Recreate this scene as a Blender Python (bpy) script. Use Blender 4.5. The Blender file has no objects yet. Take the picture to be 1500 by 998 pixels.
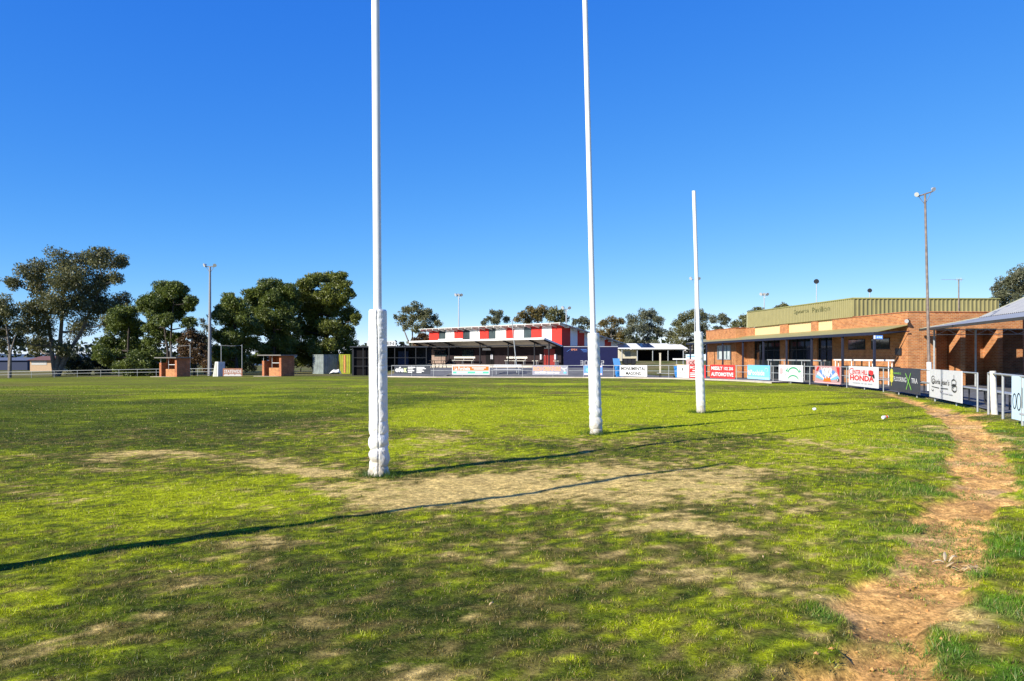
import bpy, math, random
import numpy as np
from mathutils import Vector, Matrix

random.seed(7)
RNG = np.random.default_rng(11)
PI = math.pi
scene = bpy.context.scene
COL = scene.collection
F, CX, HY, EYE = 1149.0, 750.0, 522.0, 1.55      # photo calibration: focal in photo px, centre, horizon row, eye height

# ------------------------------------------------------------------ numeric helpers
def sstep(a, b, x):
    t = np.clip((np.asarray(x, float) - a) / (b - a), 0, 1)
    return t * t * (3 - 2 * t)

def _hash(ix, iy, seed):
    h = (ix.astype(np.int64) * 374761393 + iy.astype(np.int64) * 668265263 + seed * 974634777) & 0xFFFFFFFF
    h = ((h ^ (h >> 13)) * 1274126177) & 0xFFFFFFFF
    h = h ^ (h >> 16)
    return (h & 0xFFFF) / 65535.0

def vnoise(x, y, seed=0):
    x = np.asarray(x, float); y = np.asarray(y, float)
    ix = np.floor(x); iy = np.floor(y)
    fx = x - ix; fy = y - iy
    ix = ix.astype(np.int64); iy = iy.astype(np.int64)
    ux = fx * fx * (3 - 2 * fx); uy = fy * fy * (3 - 2 * fy)
    a = _hash(ix, iy, seed); b = _hash(ix + 1, iy, seed)
    c = _hash(ix, iy + 1, seed); d = _hash(ix + 1, iy + 1, seed)
    return (a * (1 - ux) + b * ux) * (1 - uy) + (c * (1 - ux) + d * ux) * uy

def fbm(x, y, seed=0, octv=4):
    s = 0; a = .5; t = 0
    for i in range(octv):
        s = s + a * vnoise(x, y, seed + i * 17); t += a
        ca, sa = math.cos(.7), math.sin(.7)
        x, y = (x * ca - y * sa) * 2.03, (x * sa + y * ca) * 2.03
        a *= .55
    return s / t

# ------------------------------------------------------------------ layout: the boundary of the oval
def ground_at(px, Y):                                    # a point of the ground at distance Y along a bearing
    return ((px - CX) / F * Y, Y)

FENCE_PX = [(-80, 100), (0, 98), (150, 95), (240, 90), (330, 86), (430, 82), (520, 78), (600, 73), (640, 71), (700, 70.5),
            (780, 70), (860, 69), (920, 67.5), (990, 64), (1045, 60), (1100, 55.5), (1145, 50.5), (1190, 46), (1235, 41.5),
            (1290, 36), (1345, 30), (1400, 25), (1432, 22.3), (1448, 21.4), (1477, 18.9), (1500, 17.5), (1560, 15.5)]
FENCE = [ground_at(*p) for p in FENCE_PX]
OVAL = FENCE + [(10.2, 12.5), (9.2, 7), (7.5, 1), (3, -6), (-10, -16), (-40, -28), (-90, -20), (-130, 20), (-120, 75), (-90, 97)]
OV = np.array(OVAL)

def fence_pt(px):
    for (a, ya), (b, yb) in zip(FENCE_PX[:-1], FENCE_PX[1:]):
        if a <= px <= b:
            t = (px - a) / (b - a)
            (x0, y0), (x1, y1) = ground_at(a, ya), ground_at(b, yb)
            return np.array((x0 + (x1 - x0) * t, y0 + (y1 - y0) * t))
    raise ValueError(px)

def fence_out(px):                                       # unit vector pointing off the field
    a = fence_pt(px - 4); b = fence_pt(px + 4)
    d = (b - a) / np.linalg.norm(b - a)
    return np.array((-d[1], d[0]))

def oval_dist(X, Y):
    """signed distance to the boundary: positive outside"""
    X = np.asarray(X, float); Y = np.asarray(Y, float)
    best = np.full(X.shape, 1e9); inside = np.zeros(X.shape, bool)
    n = len(OV)
    for i in range(n):
        ax, ay = OV[i]; bx, by = OV[(i + 1) % n]
        dx, dy = bx - ax, by - ay
        t = np.clip(((X - ax) * dx + (Y - ay) * dy) / (dx * dx + dy * dy), 0, 1)
        best = np.minimum(best, (X - ax - t * dx) ** 2 + (Y - ay - t * dy) ** 2)
        if abs(by - ay) > 1e-9:
            c = ((ay > Y) != (by > Y)) & (X < (bx - ax) * (Y - ay) / (by - ay) + ax)
            inside ^= c
    d = np.sqrt(best)
    return np.where(inside, -d, d)

def terrain(X, Y, d=None):
    X = np.asarray(X, float); Y = np.asarray(Y, float)
    if d is None: d = oval_dist(X, Y)
    Yc = np.clip(Y, 10, 100)
    z = -1e-4 * (Yc - 10) ** 2
    z = z - 2.5e-4 * np.clip(-X - 20, 0, 45) ** 2
    right = sstep(-25, -8, X)
    z = z + right * sstep(92, 140, Y) * 1.45
    z = z - np.clip(Y - 220, 0, 1900) * .013
    w = sstep(-16, -11, X) * (1 - sstep(9, 14, X)) * sstep(60, 66, Y) * (1 - sstep(88, 100, Y))
    z = z + w * sstep(.8, 6.5, d) * .85
    return z

def tz(x, y):
    return float(terrain(np.array([x]), np.array([y]))[0])

# ------------------------------------------------------------------ turf colours (the lawn's own patches)
def WP(px, py):
    Y = F * EYE / (py - HY)
    return (px - CX) / F * Y, Y

TRACK = []
for px, py, w in [(1296, 574, 12), (1325, 583, 18), (1352, 592, 26), (1385, 603, 42), (1408, 618, 52), (1430, 650, 66), (1440, 690, 82),
                  (1428, 740, 96), (1392, 790, 104), (1362, 840, 124), (1330, 890, 146), (1296, 940, 156), (1250, 998, 168), (1190, 1070, 190)]:
    X, Y = WP(px, py); TRACK.append((X, Y, w / F * Y / 2))
TY = [p[1] for p in TRACK][::-1]; TX = [p[0] for p in TRACK][::-1]
BRANCH = [WP(1395, 608) + (.42,), WP(1430, 606) + (.35,), WP(1475, 604) + (.25,)]

def track_mask(X, Y):
    wx = (fbm(X * 1.6, Y * 1.6, 5, 3) - .5) * .5; wy = (fbm(X * 1.6 + 9, Y * 1.6, 6, 3) - .5) * .5
    wx = wx + (vnoise(X * 7, Y * 7, 61) - .5) * .16; wy = wy + (vnoise(X * 7, Y * 7, 62) - .5) * .16
    m = np.zeros(X.shape)
    for line in (TRACK, BRANCH):
        for (ax, ay, aw), (bx, by, bw) in zip(line[:-1], line[1:]):
            dx, dy = bx - ax, by - ay
            t = np.clip(((X + wx - ax) * dx + (Y + wy - ay) * dy) / (dx * dx + dy * dy), 0, 1)
            q = np.hypot(X + wx - ax - t * dx, Y + wy - ay - t * dy) / (aw + (bw - aw) * t)
            m = np.maximum(m, 1 - sstep(.82, 1.12, q))
    return m

def blobs(X, Y, lst):
    s = np.zeros(X.shape)
    wx = (fbm(X * .5, Y * .5, 21, 3) - .5); wy = (fbm(X * .5 + 40, Y * .5, 22, 3) - .5)
    for px, py, rx, ry, a in lst:
        cx, cy = WP(px, py)
        sx = rx / F * cy; sy = ry * cy * cy / (F * EYE)
        q = np.hypot((X - cx) / sx + wx * 1.4, (Y - cy) / sy + wy * 1.4)
        s = s + a * (1 - sstep(.35, 1.25, q))
    return s

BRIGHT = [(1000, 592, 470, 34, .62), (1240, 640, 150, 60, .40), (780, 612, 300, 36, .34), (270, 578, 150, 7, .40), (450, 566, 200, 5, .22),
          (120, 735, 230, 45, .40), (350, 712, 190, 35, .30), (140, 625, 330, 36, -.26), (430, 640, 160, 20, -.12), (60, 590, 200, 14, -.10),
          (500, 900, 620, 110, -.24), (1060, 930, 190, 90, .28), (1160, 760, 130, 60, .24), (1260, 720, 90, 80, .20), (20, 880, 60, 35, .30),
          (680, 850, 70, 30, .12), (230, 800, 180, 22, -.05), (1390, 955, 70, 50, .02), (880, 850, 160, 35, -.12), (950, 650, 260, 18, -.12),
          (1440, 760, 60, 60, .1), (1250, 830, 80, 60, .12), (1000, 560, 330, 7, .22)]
TAN = [(620, 722, 215, 32, .74), (930, 720, 250, 60, .14), (420, 682, 120, 14, .46), (180, 668, 170, 9, .34), (975, 772, 100, 12, .48), (900, 718, 270, 32, .30),
       (250, 845, 90, 25, .14), (90, 935, 140, 45, .14), (1000, 690, 230, 20, .22), (1290, 660, 90, 22, .28), (860, 800, 170, 30, .18),
       (600, 640, 200, 12, .22), (430, 960, 200, 40, .10), (450, 900, 600, 110, -.10), (1130, 850, 120, 40, .08), (1230, 900, 60, 60, .10), (1465, 640, 60, 25, .5),
       (1480, 720, 60, 90, .16), (1470, 930, 90, 90, .30), (1440, 850, 60, 40, .2), (470, 700, 60, 20, .3), (1100, 998, 120, 25, .2),
       (120, 760, 240, 40, -.2), (120, 612, 360, 38, -.42), (350, 580, 300, 20, -.2), (980, 595, 380, 28, -.22)]

C_DARK = np.array((.042, .060, .009)); C_MID = np.array((.125, .166, .010)); C_BRI = np.array((.385, .430, .010))
C_TAN = np.array((.56, .400, .140)); C_BROWN = np.array((.185, .140, .042)); C_DIRT = np.array((.60, .330, .105)); C_DIRT2 = np.array((.42, .225, .078))
C_LUSH = np.array((.070, .185, .016))

def mix(a, b, t):
    return a * (1 - t[:, None]) + b * t[:, None]

def turf(X, Y, d=None, plants=False):
    """colour of the lawn / track, track mask, bareness"""
    X = np.asarray(X, float); Y = np.asarray(Y, float)
    if d is None: d = oval_dist(X, Y)
    n1 = fbm(X * .33, Y * .33, 1, 4); n2 = fbm(X * 1.1, Y * 1.1, 2, 4); n3 = fbm(X * 4.2, Y * 4.2, 3, 3)
    far = sstep(14, 40, Y)
    streak = fbm(X * .12, Y * .5, 8, 3)
    near = 1 - sstep(13, 26, Y)
    hf = (vnoise(X * 11, Y * 11, 35) - .5) * .75 + (vnoise(X * 25, Y * 25, 36) - .5) * .85
    hf2 = (fbm(X * 6, Y * 6, 37, 3) - .5) * 1.0 + (vnoise(X * 19, Y * 19, 38) - .5) * .55
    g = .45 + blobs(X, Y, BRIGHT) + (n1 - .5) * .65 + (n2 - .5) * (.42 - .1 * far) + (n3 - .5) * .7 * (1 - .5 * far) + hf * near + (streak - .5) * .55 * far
    t = .27 + blobs(X, Y, TAN) + (n1 - .5) * -.25 + (fbm(X * 1.5 + 7, Y * 1.5, 31, 4) - .5) * .75 + hf2 * (.35 + .65 * near)
    side = (X > np.interp(Y, TY, TX)) * (1 - sstep(17, 19, Y))
    t = t - .08 * side; g = g + .10 * side
    g = np.clip(g, 0, 1)
    c = np.where((g < .5)[:, None], mix(C_DARK, C_MID, np.clip(g * 2, 0, 1)), mix(C_MID, C_BRI, np.clip(g * 2 - 1, 0, 1)))
    br = sstep(.16, .50, t) * (1 - sstep(.55, .9, g)) * .75
    c = mix(c, C_BROWN, br)
    bare = sstep(.46, .80, t)
    c = mix(c, C_TAN * 1.0, bare * .92)
    # outside the boundary: dry rough ground
    out = sstep(-.1, .5, d)
    gn = sstep(.35, .65, fbm(X * .4, Y * .4, 44, 4))
    rough = mix(np.array((.17, .135, .07)), np.array((.06, .075, .02)), gn)
    nearR = sstep(2, 10, X) * (1 - sstep(40, 50, Y))
    rough = mix(rough, np.array((.26, .22, .155)), nearR * .8)
    c = mix(c, rough, out * .85)
    m = track_mask(X, Y)
    m = m * (1 - .5 * sstep(.72, .82, fbm(X * 3 + 3, Y * 3, 71, 3)))
    dn = fbm(X * 2.6, Y * 2.6, 51, 4)
    dirt = mix(C_DIRT, C_DIRT2, sstep(.42, .70, dn))
    dirt = mix(dirt, np.array((.56, .36, .17)), sstep(.5, .7, fbm(X * 1.2, Y * 1.2, 52, 3)) * .6)
    # rich tufts right of the track
    lush = sstep(.49, .62, fbm(X * 1.9, Y * 1.9, 81, 3)) * sstep(.25, .5, X / np.maximum(Y, 1) - .10) * (1 - sstep(15, 20, Y))
    lush = np.maximum(lush, np.clip(blobs(X, Y, [(1385, 955, 60, 40, 1.0), (1455, 880, 40, 14, .8), (1215, 905, 35, 25, .9), (1440, 775, 45, 14, .7)]), 0, 1) * sstep(.38, .56, fbm(X * 4, Y * 4, 82, 3)))
    c = mix(c, C_LUSH, lush * .85)
    bare = bare * (1 - lush)
    bare = np.clip(np.maximum(bare, m), 0, 1)
    if plants: return c, m, bare, lush
    return mix(c, dirt, m), m, bare, lush

def micro(X, Y, m):
    near = 1 - sstep(22, 40, Y)
    z = (fbm(X * .7, Y * .7, 91, 3) - .5) * .06 + (fbm(X * 3.5, Y * 3.5, 92, 3) - .5) * .035
    zt = -.05 + (fbm(X * 2.5, Y * 2.5, 93, 4) - .5) * .10 + (fbm(X * 9, Y * 9, 94, 3) - .5) * .06 - .045 * sstep(.66, .9, vnoise(X * 4.3, Y * 4.3, 95))
    return near * (z * (1 - m) + zt * m)

# ------------------------------------------------------------------ materials
MATS = {}
def nt(m): return m.node_tree.nodes, m.node_tree.links

def mat(name, rgb, rough=.6, metal=0., var=.12, scale=6., bump=0., bscale=40., spec=.3):
    if name in MATS: return MATS[name]
    m = bpy.data.materials.new(name); m.use_nodes = True
    N, L = nt(m); b = N['Principled BSDF']
    b.inputs['Roughness'].default_value = rough; b.inputs['Metallic'].default_value = metal
    b.inputs['Specular IOR Level'].default_value = spec
    tc = N.new('ShaderNodeTexCoord')
    if var > 0:
        no = N.new('ShaderNodeTexNoise'); no.inputs['Scale'].default_value = scale; no.inputs['Detail'].default_value = 6
        L.new(tc.outputs['Object'], no.inputs['Vector'])
        r = N.new('ShaderNodeMapRange'); r.inputs['From Min'].default_value = .3; r.inputs['From Max'].default_value = .7
        r.inputs['To Min'].default_value = 1 - var; r.inputs['To Max'].default_value = 1 + var
        L.new(no.outputs['Fac'], r.inputs['Value'])
        v = N.new('ShaderNodeVectorMath'); v.operation = 'SCALE'; v.inputs[0].default_value = rgb
        L.new(r.outputs['Result'], v.inputs['Scale']); L.new(v.outputs['Vector'], b.inputs['Base Color'])
    else:
        b.inputs['Base Color'].default_value = (*rgb, 1)
    if bump > 0:
        n2 = N.new('ShaderNodeTexNoise'); n2.inputs['Scale'].default_value = bscale; n2.inputs['Detail'].default_value = 5
        L.new(tc.outputs['Object'], n2.inputs['Vector'])
        bp = N.new('ShaderNodeBump'); bp.inputs['Strength'].default_value = bump; bp.inputs['Distance'].default_value = .02
        L.new(n2.outputs['Fac'], bp.inputs['Height']); L.new(bp.outputs['Normal'], b.inputs['Normal'])
    MATS[name] = m
    return m

def brick_mat(name, c1, c2, mortar, bw=.24, bh=.086, ms=.011):
    m = bpy.data.materials.new(name); m.use_nodes = True
    N, L = nt(m); b = N['Principled BSDF']; b.inputs['Roughness'].default_value = .85; b.inputs['Specular IOR Level'].default_value = .15
    tc = N.new('ShaderNodeTexCoord'); sp = N.new('ShaderNodeSeparateXYZ'); L.new(tc.outputs['Object'], sp.inputs[0])
    ad = N.new('ShaderNodeMath'); ad.operation = 'ADD'; L.new(sp.outputs['X'], ad.inputs[0]); L.new(sp.outputs['Y'], ad.inputs[1])
    cb = N.new('ShaderNodeCombineXYZ'); L.new(ad.outputs[0], cb.inputs['X']); L.new(sp.outputs['Z'], cb.inputs['Y'])
    br = N.new('ShaderNodeTexBrick'); L.new(cb.outputs[0], br.inputs['Vector'])
    br.inputs['Color1'].default_value = (*c1, 1); br.inputs['Color2'].default_value = (*c2, 1); br.inputs['Mortar'].default_value = (*mortar, 1)
    br.inputs['Scale'].default_value = 1; br.inputs['Brick Width'].default_value = bw; br.inputs['Row Height'].default_value = bh
    br.inputs['Mortar Size'].default_value = ms; br.inputs['Bias'].default_value = -.1
    no = N.new('ShaderNodeTexNoise'); no.inputs['Scale'].default_value = 2.2; no.inputs['Detail'].default_value = 5; L.new(cb.outputs[0], no.inputs['Vector'])
    r = N.new('ShaderNodeMapRange'); r.inputs['From Min'].default_value = .3; r.inputs['From Max'].default_value = .7
    r.inputs['To Min'].default_value = .78; r.inputs['To Max'].default_value = 1.2; L.new(no.outputs['Fac'], r.inputs['Value'])
    v = N.new('ShaderNodeVectorMath'); v.operation = 'SCALE'; L.new(br.outputs['Color'], v.inputs[0]); L.new(r.outputs['Result'], v.inputs['Scale'])
    L.new(v.outputs['Vector'], b.inputs['Base Color'])
    bp = N.new('ShaderNodeBump'); bp.inputs['Strength'].default_value = .5; bp.inputs['Distance'].default_value = .01; bp.invert = True
    L.new(br.outputs['Fac'], bp.inputs['Height']); L.new(bp.outputs['Normal'], b.inputs['Normal'])
    MATS[name] = m
    return m

def attr_mat(name, fine=True):
    m = bpy.data.materials.new(name); m.use_nodes = True
    N, L = nt(m); b = N['Principled BSDF']; b.inputs['Roughness'].default_value = .95; b.inputs['Specular IOR Level'].default_value = .05
    at = N.new('ShaderNodeAttribute'); at.attribute_name = 'col'
    if not fine:
        # grass blade: diffuse with some light passing through
        N.remove(b)
        d = N.new('ShaderNodeBsdfDiffuse'); t = N.new('ShaderNodeBsdfTranslucent'); g = N.new('ShaderNodeBsdfGlossy'); g.inputs['Roughness'].default_value = .42
        L.new(at.outputs['Color'], d.inputs['Color']); L.new(at.outputs['Color'], t.inputs['Color'])
        mx = N.new('ShaderNodeMixShader'); mx.inputs[0].default_value = .3
        L.new(d.outputs[0], mx.inputs[1]); L.new(t.outputs[0], mx.inputs[2])
        m2 = N.new('ShaderNodeMixShader'); m2.inputs[0].default_value = .02
        L.new(mx.outputs[0], m2.inputs[1]); L.new(g.outputs[0], m2.inputs[2])
        L.new(m2.outputs[0], N['Material Output'].inputs['Surface'])
        return m
    tc = N.new('ShaderNodeTexCoord')
    cur = at.outputs['Color']
    for sc, lo, hi in ((3.5, .78, 1.22), (14., .55, 1.45), (45., .55, 1.45)):
        no = N.new('ShaderNodeTexNoise'); no.inputs['Scale'].default_value = sc; no.inputs['Detail'].default_value = 5; no.inputs['Roughness'].default_value = .65
        L.new(tc.outputs['Object'], no.inputs['Vector'])
        r = N.new('ShaderNodeMapRange'); r.inputs['From Min'].default_value = .32; r.inputs['From Max'].default_value = .68
        r.inputs['To Min'].default_value = lo; r.inputs['To Max'].default_value = hi; L.new(no.outputs['Fac'], r.inputs['Value'])
        v = N.new('ShaderNodeVectorMath'); v.operation = 'SCALE'; L.new(cur, v.inputs[0]); L.new(r.outputs['Result'], v.inputs['Scale'])
        cur = v.outputs['Vector']
    # dry straw flecks
    vo = N.new('ShaderNodeTexNoise'); vo.inputs['Scale'].default_value = 55; vo.inputs['Detail'].default_value = 3; L.new(tc.outputs['Object'], vo.inputs['Vector'])
    rr = N.new('ShaderNodeMapRange'); rr.inputs['From Min'].default_value = .60; rr.inputs['From Max'].default_value = .70; rr.inputs['To Max'].default_value = .45
    L.new(vo.outputs['Fac'], rr.inputs['Value'])
    mx = N.new('ShaderNodeMix'); mx.data_type = 'RGBA'; ml = N.new('ShaderNodeMath'); ml.operation = 'MULTIPLY'; L.new(rr.outputs['Result'], ml.inputs[0]); L.new(at.outputs['Alpha'], ml.inputs[1]); L.new(ml.outputs[0], mx.inputs[0]); L.new(cur, mx.inputs[6]); mx.inputs[7].default_value = (.30, .235, .10, 1)
    L.new(mx.outputs[2], b.inputs['Base Color'])
    n2 = N.new('ShaderNodeTexNoise'); n2.inputs['Scale'].default_value = 34; n2.inputs['Detail'].default_value = 6; n2.inputs['Roughness'].default_value = .7
    L.new(tc.outputs['Object'], n2.inputs['Vector'])
    bp = N.new('ShaderNodeBump'); bp.inputs['Strength'].default_value = .6; bp.inputs['Distance'].default_value = .03
    L.new(n2.outputs['Fac'], bp.inputs['Height']); L.new(bp.outputs['Normal'], b.inputs['Normal'])
    return m

def leaf_mat(name, c1, c2, trans=.25):
    m = bpy.data.materials.new(name); m.use_nodes = True
    N, L = nt(m); N.remove(N['Principled BSDF'])
    ge = N.new('ShaderNodeNewGeometry'); tc = N.new('ShaderNodeTexCoord')
    no = N.new('ShaderNodeTexNoise'); no.inputs['Scale'].default_value = .55; no.inputs['Detail'].default_value = 3; L.new(tc.outputs['Object'], no.inputs['Vector'])
    ad = N.new('ShaderNodeMath'); ad.operation = 'MULTIPLY_ADD'; L.new(ge.outputs['Random Per Island'], ad.inputs[0]); ad.inputs[1].default_value = .55
    r = N.new('ShaderNodeMapRange'); r.inputs['From Min'].default_value = .32; r.inputs['From Max'].default_value = .68; r.inputs['To Max'].default_value = .5; r.inputs['To Min'].default_value = -.05
    L.new(no.outputs['Fac'], r.inputs['Value']); L.new(r.outputs['Result'], ad.inputs[2])
    mx = N.new('ShaderNodeMix'); mx.data_type = 'RGBA'; L.new(ad.outputs[0], mx.inputs[0]); mx.inputs[6].default_value = (*c1, 1); mx.inputs[7].default_value = (*c2, 1)
    d = N.new('ShaderNodeBsdfDiffuse'); t = N.new('ShaderNodeBsdfTranslucent'); g = N.new('ShaderNodeBsdfGlossy'); g.inputs['Roughness'].default_value = .5
    L.new(mx.outputs[2], d.inputs['Color']); L.new(mx.outputs[2], t.inputs['Color'])
    a = N.new('ShaderNodeMixShader'); a.inputs[0].default_value = trans; L.new(d.outputs[0], a.inputs[1]); L.new(t.outputs[0], a.inputs[2])
    b2 = N.new('ShaderNodeMixShader'); b2.inputs[0].default_value = .04; L.new(a.outputs[0], b2.inputs[1]); L.new(g.outputs[0], b2.inputs[2])
    L.new(b2.outputs[0], N['Material Output'].inputs['Surface'])
    return m

white = mat('white_paint', (.70, .70, .69), .45, var=.06, scale=3)
vinyl = mat('white_vinyl', (.64, .64, .63), .42, var=.10, scale=5, bump=.45, bscale=22)
def soil_base(m):
    # mud splashed up the foot of the padding
    N, L = nt(m); b = N['Principled BSDF']; src = b.inputs['Base Color'].links[0].from_socket
    tc = N.new('ShaderNodeTexCoord'); sp = N.new('ShaderNodeSeparateXYZ'); L.new(tc.outputs['Object'], sp.inputs[0])
    no = N.new('ShaderNodeTexNoise'); no.inputs['Scale'].default_value = 11; no.inputs['Detail'].default_value = 6; L.new(tc.outputs['Object'], no.inputs['Vector'])
    a = N.new('ShaderNodeMath'); a.operation = 'MULTIPLY_ADD'; L.new(no.outputs['Fac'], a.inputs[0]); a.inputs[1].default_value = -.75; L.new(sp.outputs['Z'], a.inputs[2])
    r = N.new('ShaderNodeMapRange'); L.new(a.outputs[0], r.inputs['Value']); r.inputs['From Min'].default_value = -.36; r.inputs['From Max'].default_value = -.02
    r.inputs['To Min'].default_value = .75; r.inputs['To Max'].default_value = 0
    mx = N.new('ShaderNodeMix'); mx.data_type = 'RGBA'; L.new(r.outputs['Result'], mx.inputs[0]); L.new(src, mx.inputs[6]); mx.inputs[7].default_value = (.30, .24, .15, 1)
    L.new(mx.outputs[2], b.inputs['Base Color'])
soil_base(vinyl)
seam_m = mat('seam_shadow_line', (.16, .16, .17), .7)
galv = mat('galvanised_steel', (.50, .52, .54), .42, .55, var=.15, scale=20)
galv_light = mat('pale_galvanised', (.32, .335, .34), .5, .1, var=.15)
black = mat('black_steel', (.022, .023, .028), .5)
charcoal = mat('charcoal_panel', (.038, .042, .055), .5, var=.06)
navy = mat('navy_panel', (.012, .013, .055), .45, var=.1)
navy_steel = mat('navy_steel', (.020, .022, .040), .5)
redp = mat('red_cladding', (.52, .035, .025), .5, var=.06)
whitep = mat('white_cladding', (.80, .80, .78), .5, var=.04)
glass = mat('dark_glass', (.018, .026, .030), .06, var=.3, scale=1.2, spec=.6)
glass_grey = mat('grey_glass', (.10, .135, .145), .12, var=.25, scale=.8, spec=.6)
interior = mat('dark_interior', (.012, .011, .012), .9, spec=.02)
olive = mat('olive_cladding', (.235, .210, .092), .5, var=.06, scale=2)
olive_roof = mat('olive_roof', (.28, .255, .105), .5, var=.08, scale=2)
olive_dark = mat('weathered_olive_letter', (.15, .15, .06), .7)
cream = mat('cream_panel', (.68, .48, .25), .7, var=.06)
soffit = mat('beige_soffit', (.45, .42, .36), .8, var=.05)
brick = brick_mat('orange_brick', (.47, .18, .058), (.32, .10, .035), (.43, .29, .17))
brick_red = brick_mat('red_brick', (.42, .11, .04), (.30, .065, .025), (.42, .27, .16))
brick_brown = brick_mat('brown_brick', (.25, .17, .135), (.18, .12, .10), (.34, .28, .24))
concrete = mat('pale_concrete', (.46, .40, .33), .9, var=.15, scale=1.5, bump=.2)
concrete_grey = mat('grey_concrete', (.30, .30, .30), .85, var=.1, scale=3)
corr_grey = mat('grey_roof_sheet', (.31, .31, .305), .5, .1, var=.08, scale=1.5)
rusty = mat('rusty_steel', (.20, .16, .14), .7, .2, var=.35, scale=5)
bark = mat('grey_bark', (.15, .13, .11), .9, var=.35, scale=3)
bark_dark = mat('dark_bark', (.045, .036, .03), .9, var=.3, scale=3)
blue_bin = mat('blue_plastic', (.03, .20, .55), .4, var=.05)
blue_lid = mat('light_blue_plastic', (.10, .28, .55), .4, var=.05)
yellow_lid = mat('yellow_plastic', (.75, .50, .02), .4, var=.05)
rubber = mat('black_rubber', (.02, .02, .02), .8)
lampw = mat('lamp_reflector', (.52, .53, .55), .3, .2, var=.05)
timber = mat('timber', (.42, .25, .12), .7, var=.2)
solar = mat('solar_panel', (.02, .035, .10), .15, .2, var=.1, spec=.6)
leaf_brown = mat('dead_leaf', (.42, .30, .15), .7, var=.3, scale=20)
bark_peel = mat('peeled_bark', (.46, .36, .22), .7, var=.3, scale=14)
paint = {}
def col(name, rgb, rough=.5):
    return mat(name, rgb, rough, var=.04)

# ------------------------------------------------------------------ mesh builder
class MB:
    def __init__(s): s.v = []; s.f = []; s.mi = []; s.sm = []
    def add(s, vs, fs, mi=0, sm=False):
        o = len(s.v); s.v += [tuple(map(float, p)) for p in vs]
        for f in fs: s.f.append([i + o for i in f]); s.mi.append(mi); s.sm.append(sm)
        return s
    def box(s, x0, x1, y0, y1, z0, z1, mi=0, M=None):
        vs = [(x, y, z) for z in (z0, z1) for y in (y0, y1) for x in (x0, x1)]
        if M is not None: vs = [M @ Vector(p) for p in vs]
        return s.add(vs, [(0, 2, 3, 1), (4, 5, 7, 6), (0, 1, 5, 4), (1, 3, 7, 5), (3, 2, 6, 7), (2, 0, 4, 6)], mi)
    def hexa(s, vs, mi=0):                              # eight corners: bottom 4 then top 4, both counter-clockwise
        return s.add(vs, [(3, 2, 1, 0), (4, 5, 6, 7), (0, 1, 5, 4), (1, 2, 6, 5), (2, 3, 7, 6), (3, 0, 4, 7)], mi)
    def tube(s, pts, radii, seg=8, mi=0, cap=True, sm=True):
        pts = [Vector(p) for p in pts]
        if not hasattr(radii, '__len__'): radii = [radii] * len(pts)
        rings = []; prev = None
        for i, p in enumerate(pts):
            d = (pts[min(i + 1, len(pts) - 1)] - pts[max(i - 1, 0)]).normalized()
            a = Vector((0, 0, 1)) if abs(d.z) < .9 else Vector((1, 0, 0))
            if prev is not None:
                u = (prev - d * prev.dot(d)).normalized()
            else: u = d.cross(a).normalized()
            prev = u; w = d.cross(u)
            rings.append([p + (u * math.cos(2 * PI * k / seg) + w * math.sin(2 * PI * k / seg)) * radii[i] for k in range(seg)])
        vs = [q for r in rings for q in r]; fs = []
        for i in range(len(pts) - 1):
            for k in range(seg):
                a = i * seg + k; b = i * seg + (k + 1) % seg
                fs.append((a, b, b + seg, a + seg))
        s.add(vs, fs, mi, sm)
        if cap:
            s.add(rings[0], [tuple(range(seg))[::-1]], mi); s.add(rings[-1], [tuple(range(seg))], mi)
        return s
    def poly(s, pts, mi=0): return s.add(pts, [tuple(range(len(pts)))], mi)
    def prism(s, outline, y0, y1, mi=0):                # outline of (x, z) extruded along y
        n = len(outline)
        vs = [(x, y0, z) for x, z in outline] + [(x, y1, z) for x, z in outline]
        fs = [tuple(range(n)), tuple(range(2 * n - 1, n - 1, -1))] + [(i, i + n, (i + 1) % n + n, (i + 1) % n) for i in range(n)]
        return s.add(vs, fs, mi)
    def build(s, name, mats, parent=None, bevel=0.):
        if not isinstance(mats, (list, tuple)): mats = [mats]
        me = bpy.data.meshes.new(name); me.from_pydata(s.v, [], s.f)
        for m in mats: me.materials.append(m)
        me.polygons.foreach_set('material_index', s.mi); me.polygons.foreach_set('use_smooth', s.sm)
        me.update()
        o = bpy.data.objects.new(name, me); COL.objects.link(o)
        if parent is not None: o.parent = parent
        if bevel > 0:
            b = o.modifiers.new('edge', 'BEVEL'); b.width = bevel; b.segments = 2; b.limit_method = 'ANGLE'
        return o

def np_mesh(name, verts, faces, m, parent=None, colors=None, smooth=False):
    me = bpy.data.meshes.new(name); k = faces.shape[1]
    me.vertices.add(len(verts)); me.vertices.foreach_set('co', np.ascontiguousarray(verts, np.float32).ravel())
    me.loops.add(faces.size); me.loops.foreach_set('vertex_index', np.ascontiguousarray(faces, np.int32).ravel())
    me.polygons.add(len(faces)); me.polygons.foreach_set('loop_start', np.arange(0, faces.size, k, dtype=np.int32))
    me.polygons.foreach_set('use_smooth', np.full(len(faces), smooth))
    me.update(calc_edges=True)
    if colors is not None:
        a = me.color_attributes.new('col', 'FLOAT_COLOR', 'POINT')
        if colors.shape[1] == 3: colors = np.concatenate([colors, np.ones((len(colors), 1))], 1)
        a.data.foreach_set('color', colors.astype(np.float32).ravel())
    me.materials.append(m)
    o = bpy.data.objects.new(name, me); COL.objects.link(o)
    if parent is not None: o.parent = parent
    return o

def tag(o, label=None, cat=None, group=None, kind=None):
    if label: o['label'] = label
    if cat: o['category'] = cat
    if group: o['group'] = group
    if kind: o['kind'] = kind
    return o

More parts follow.
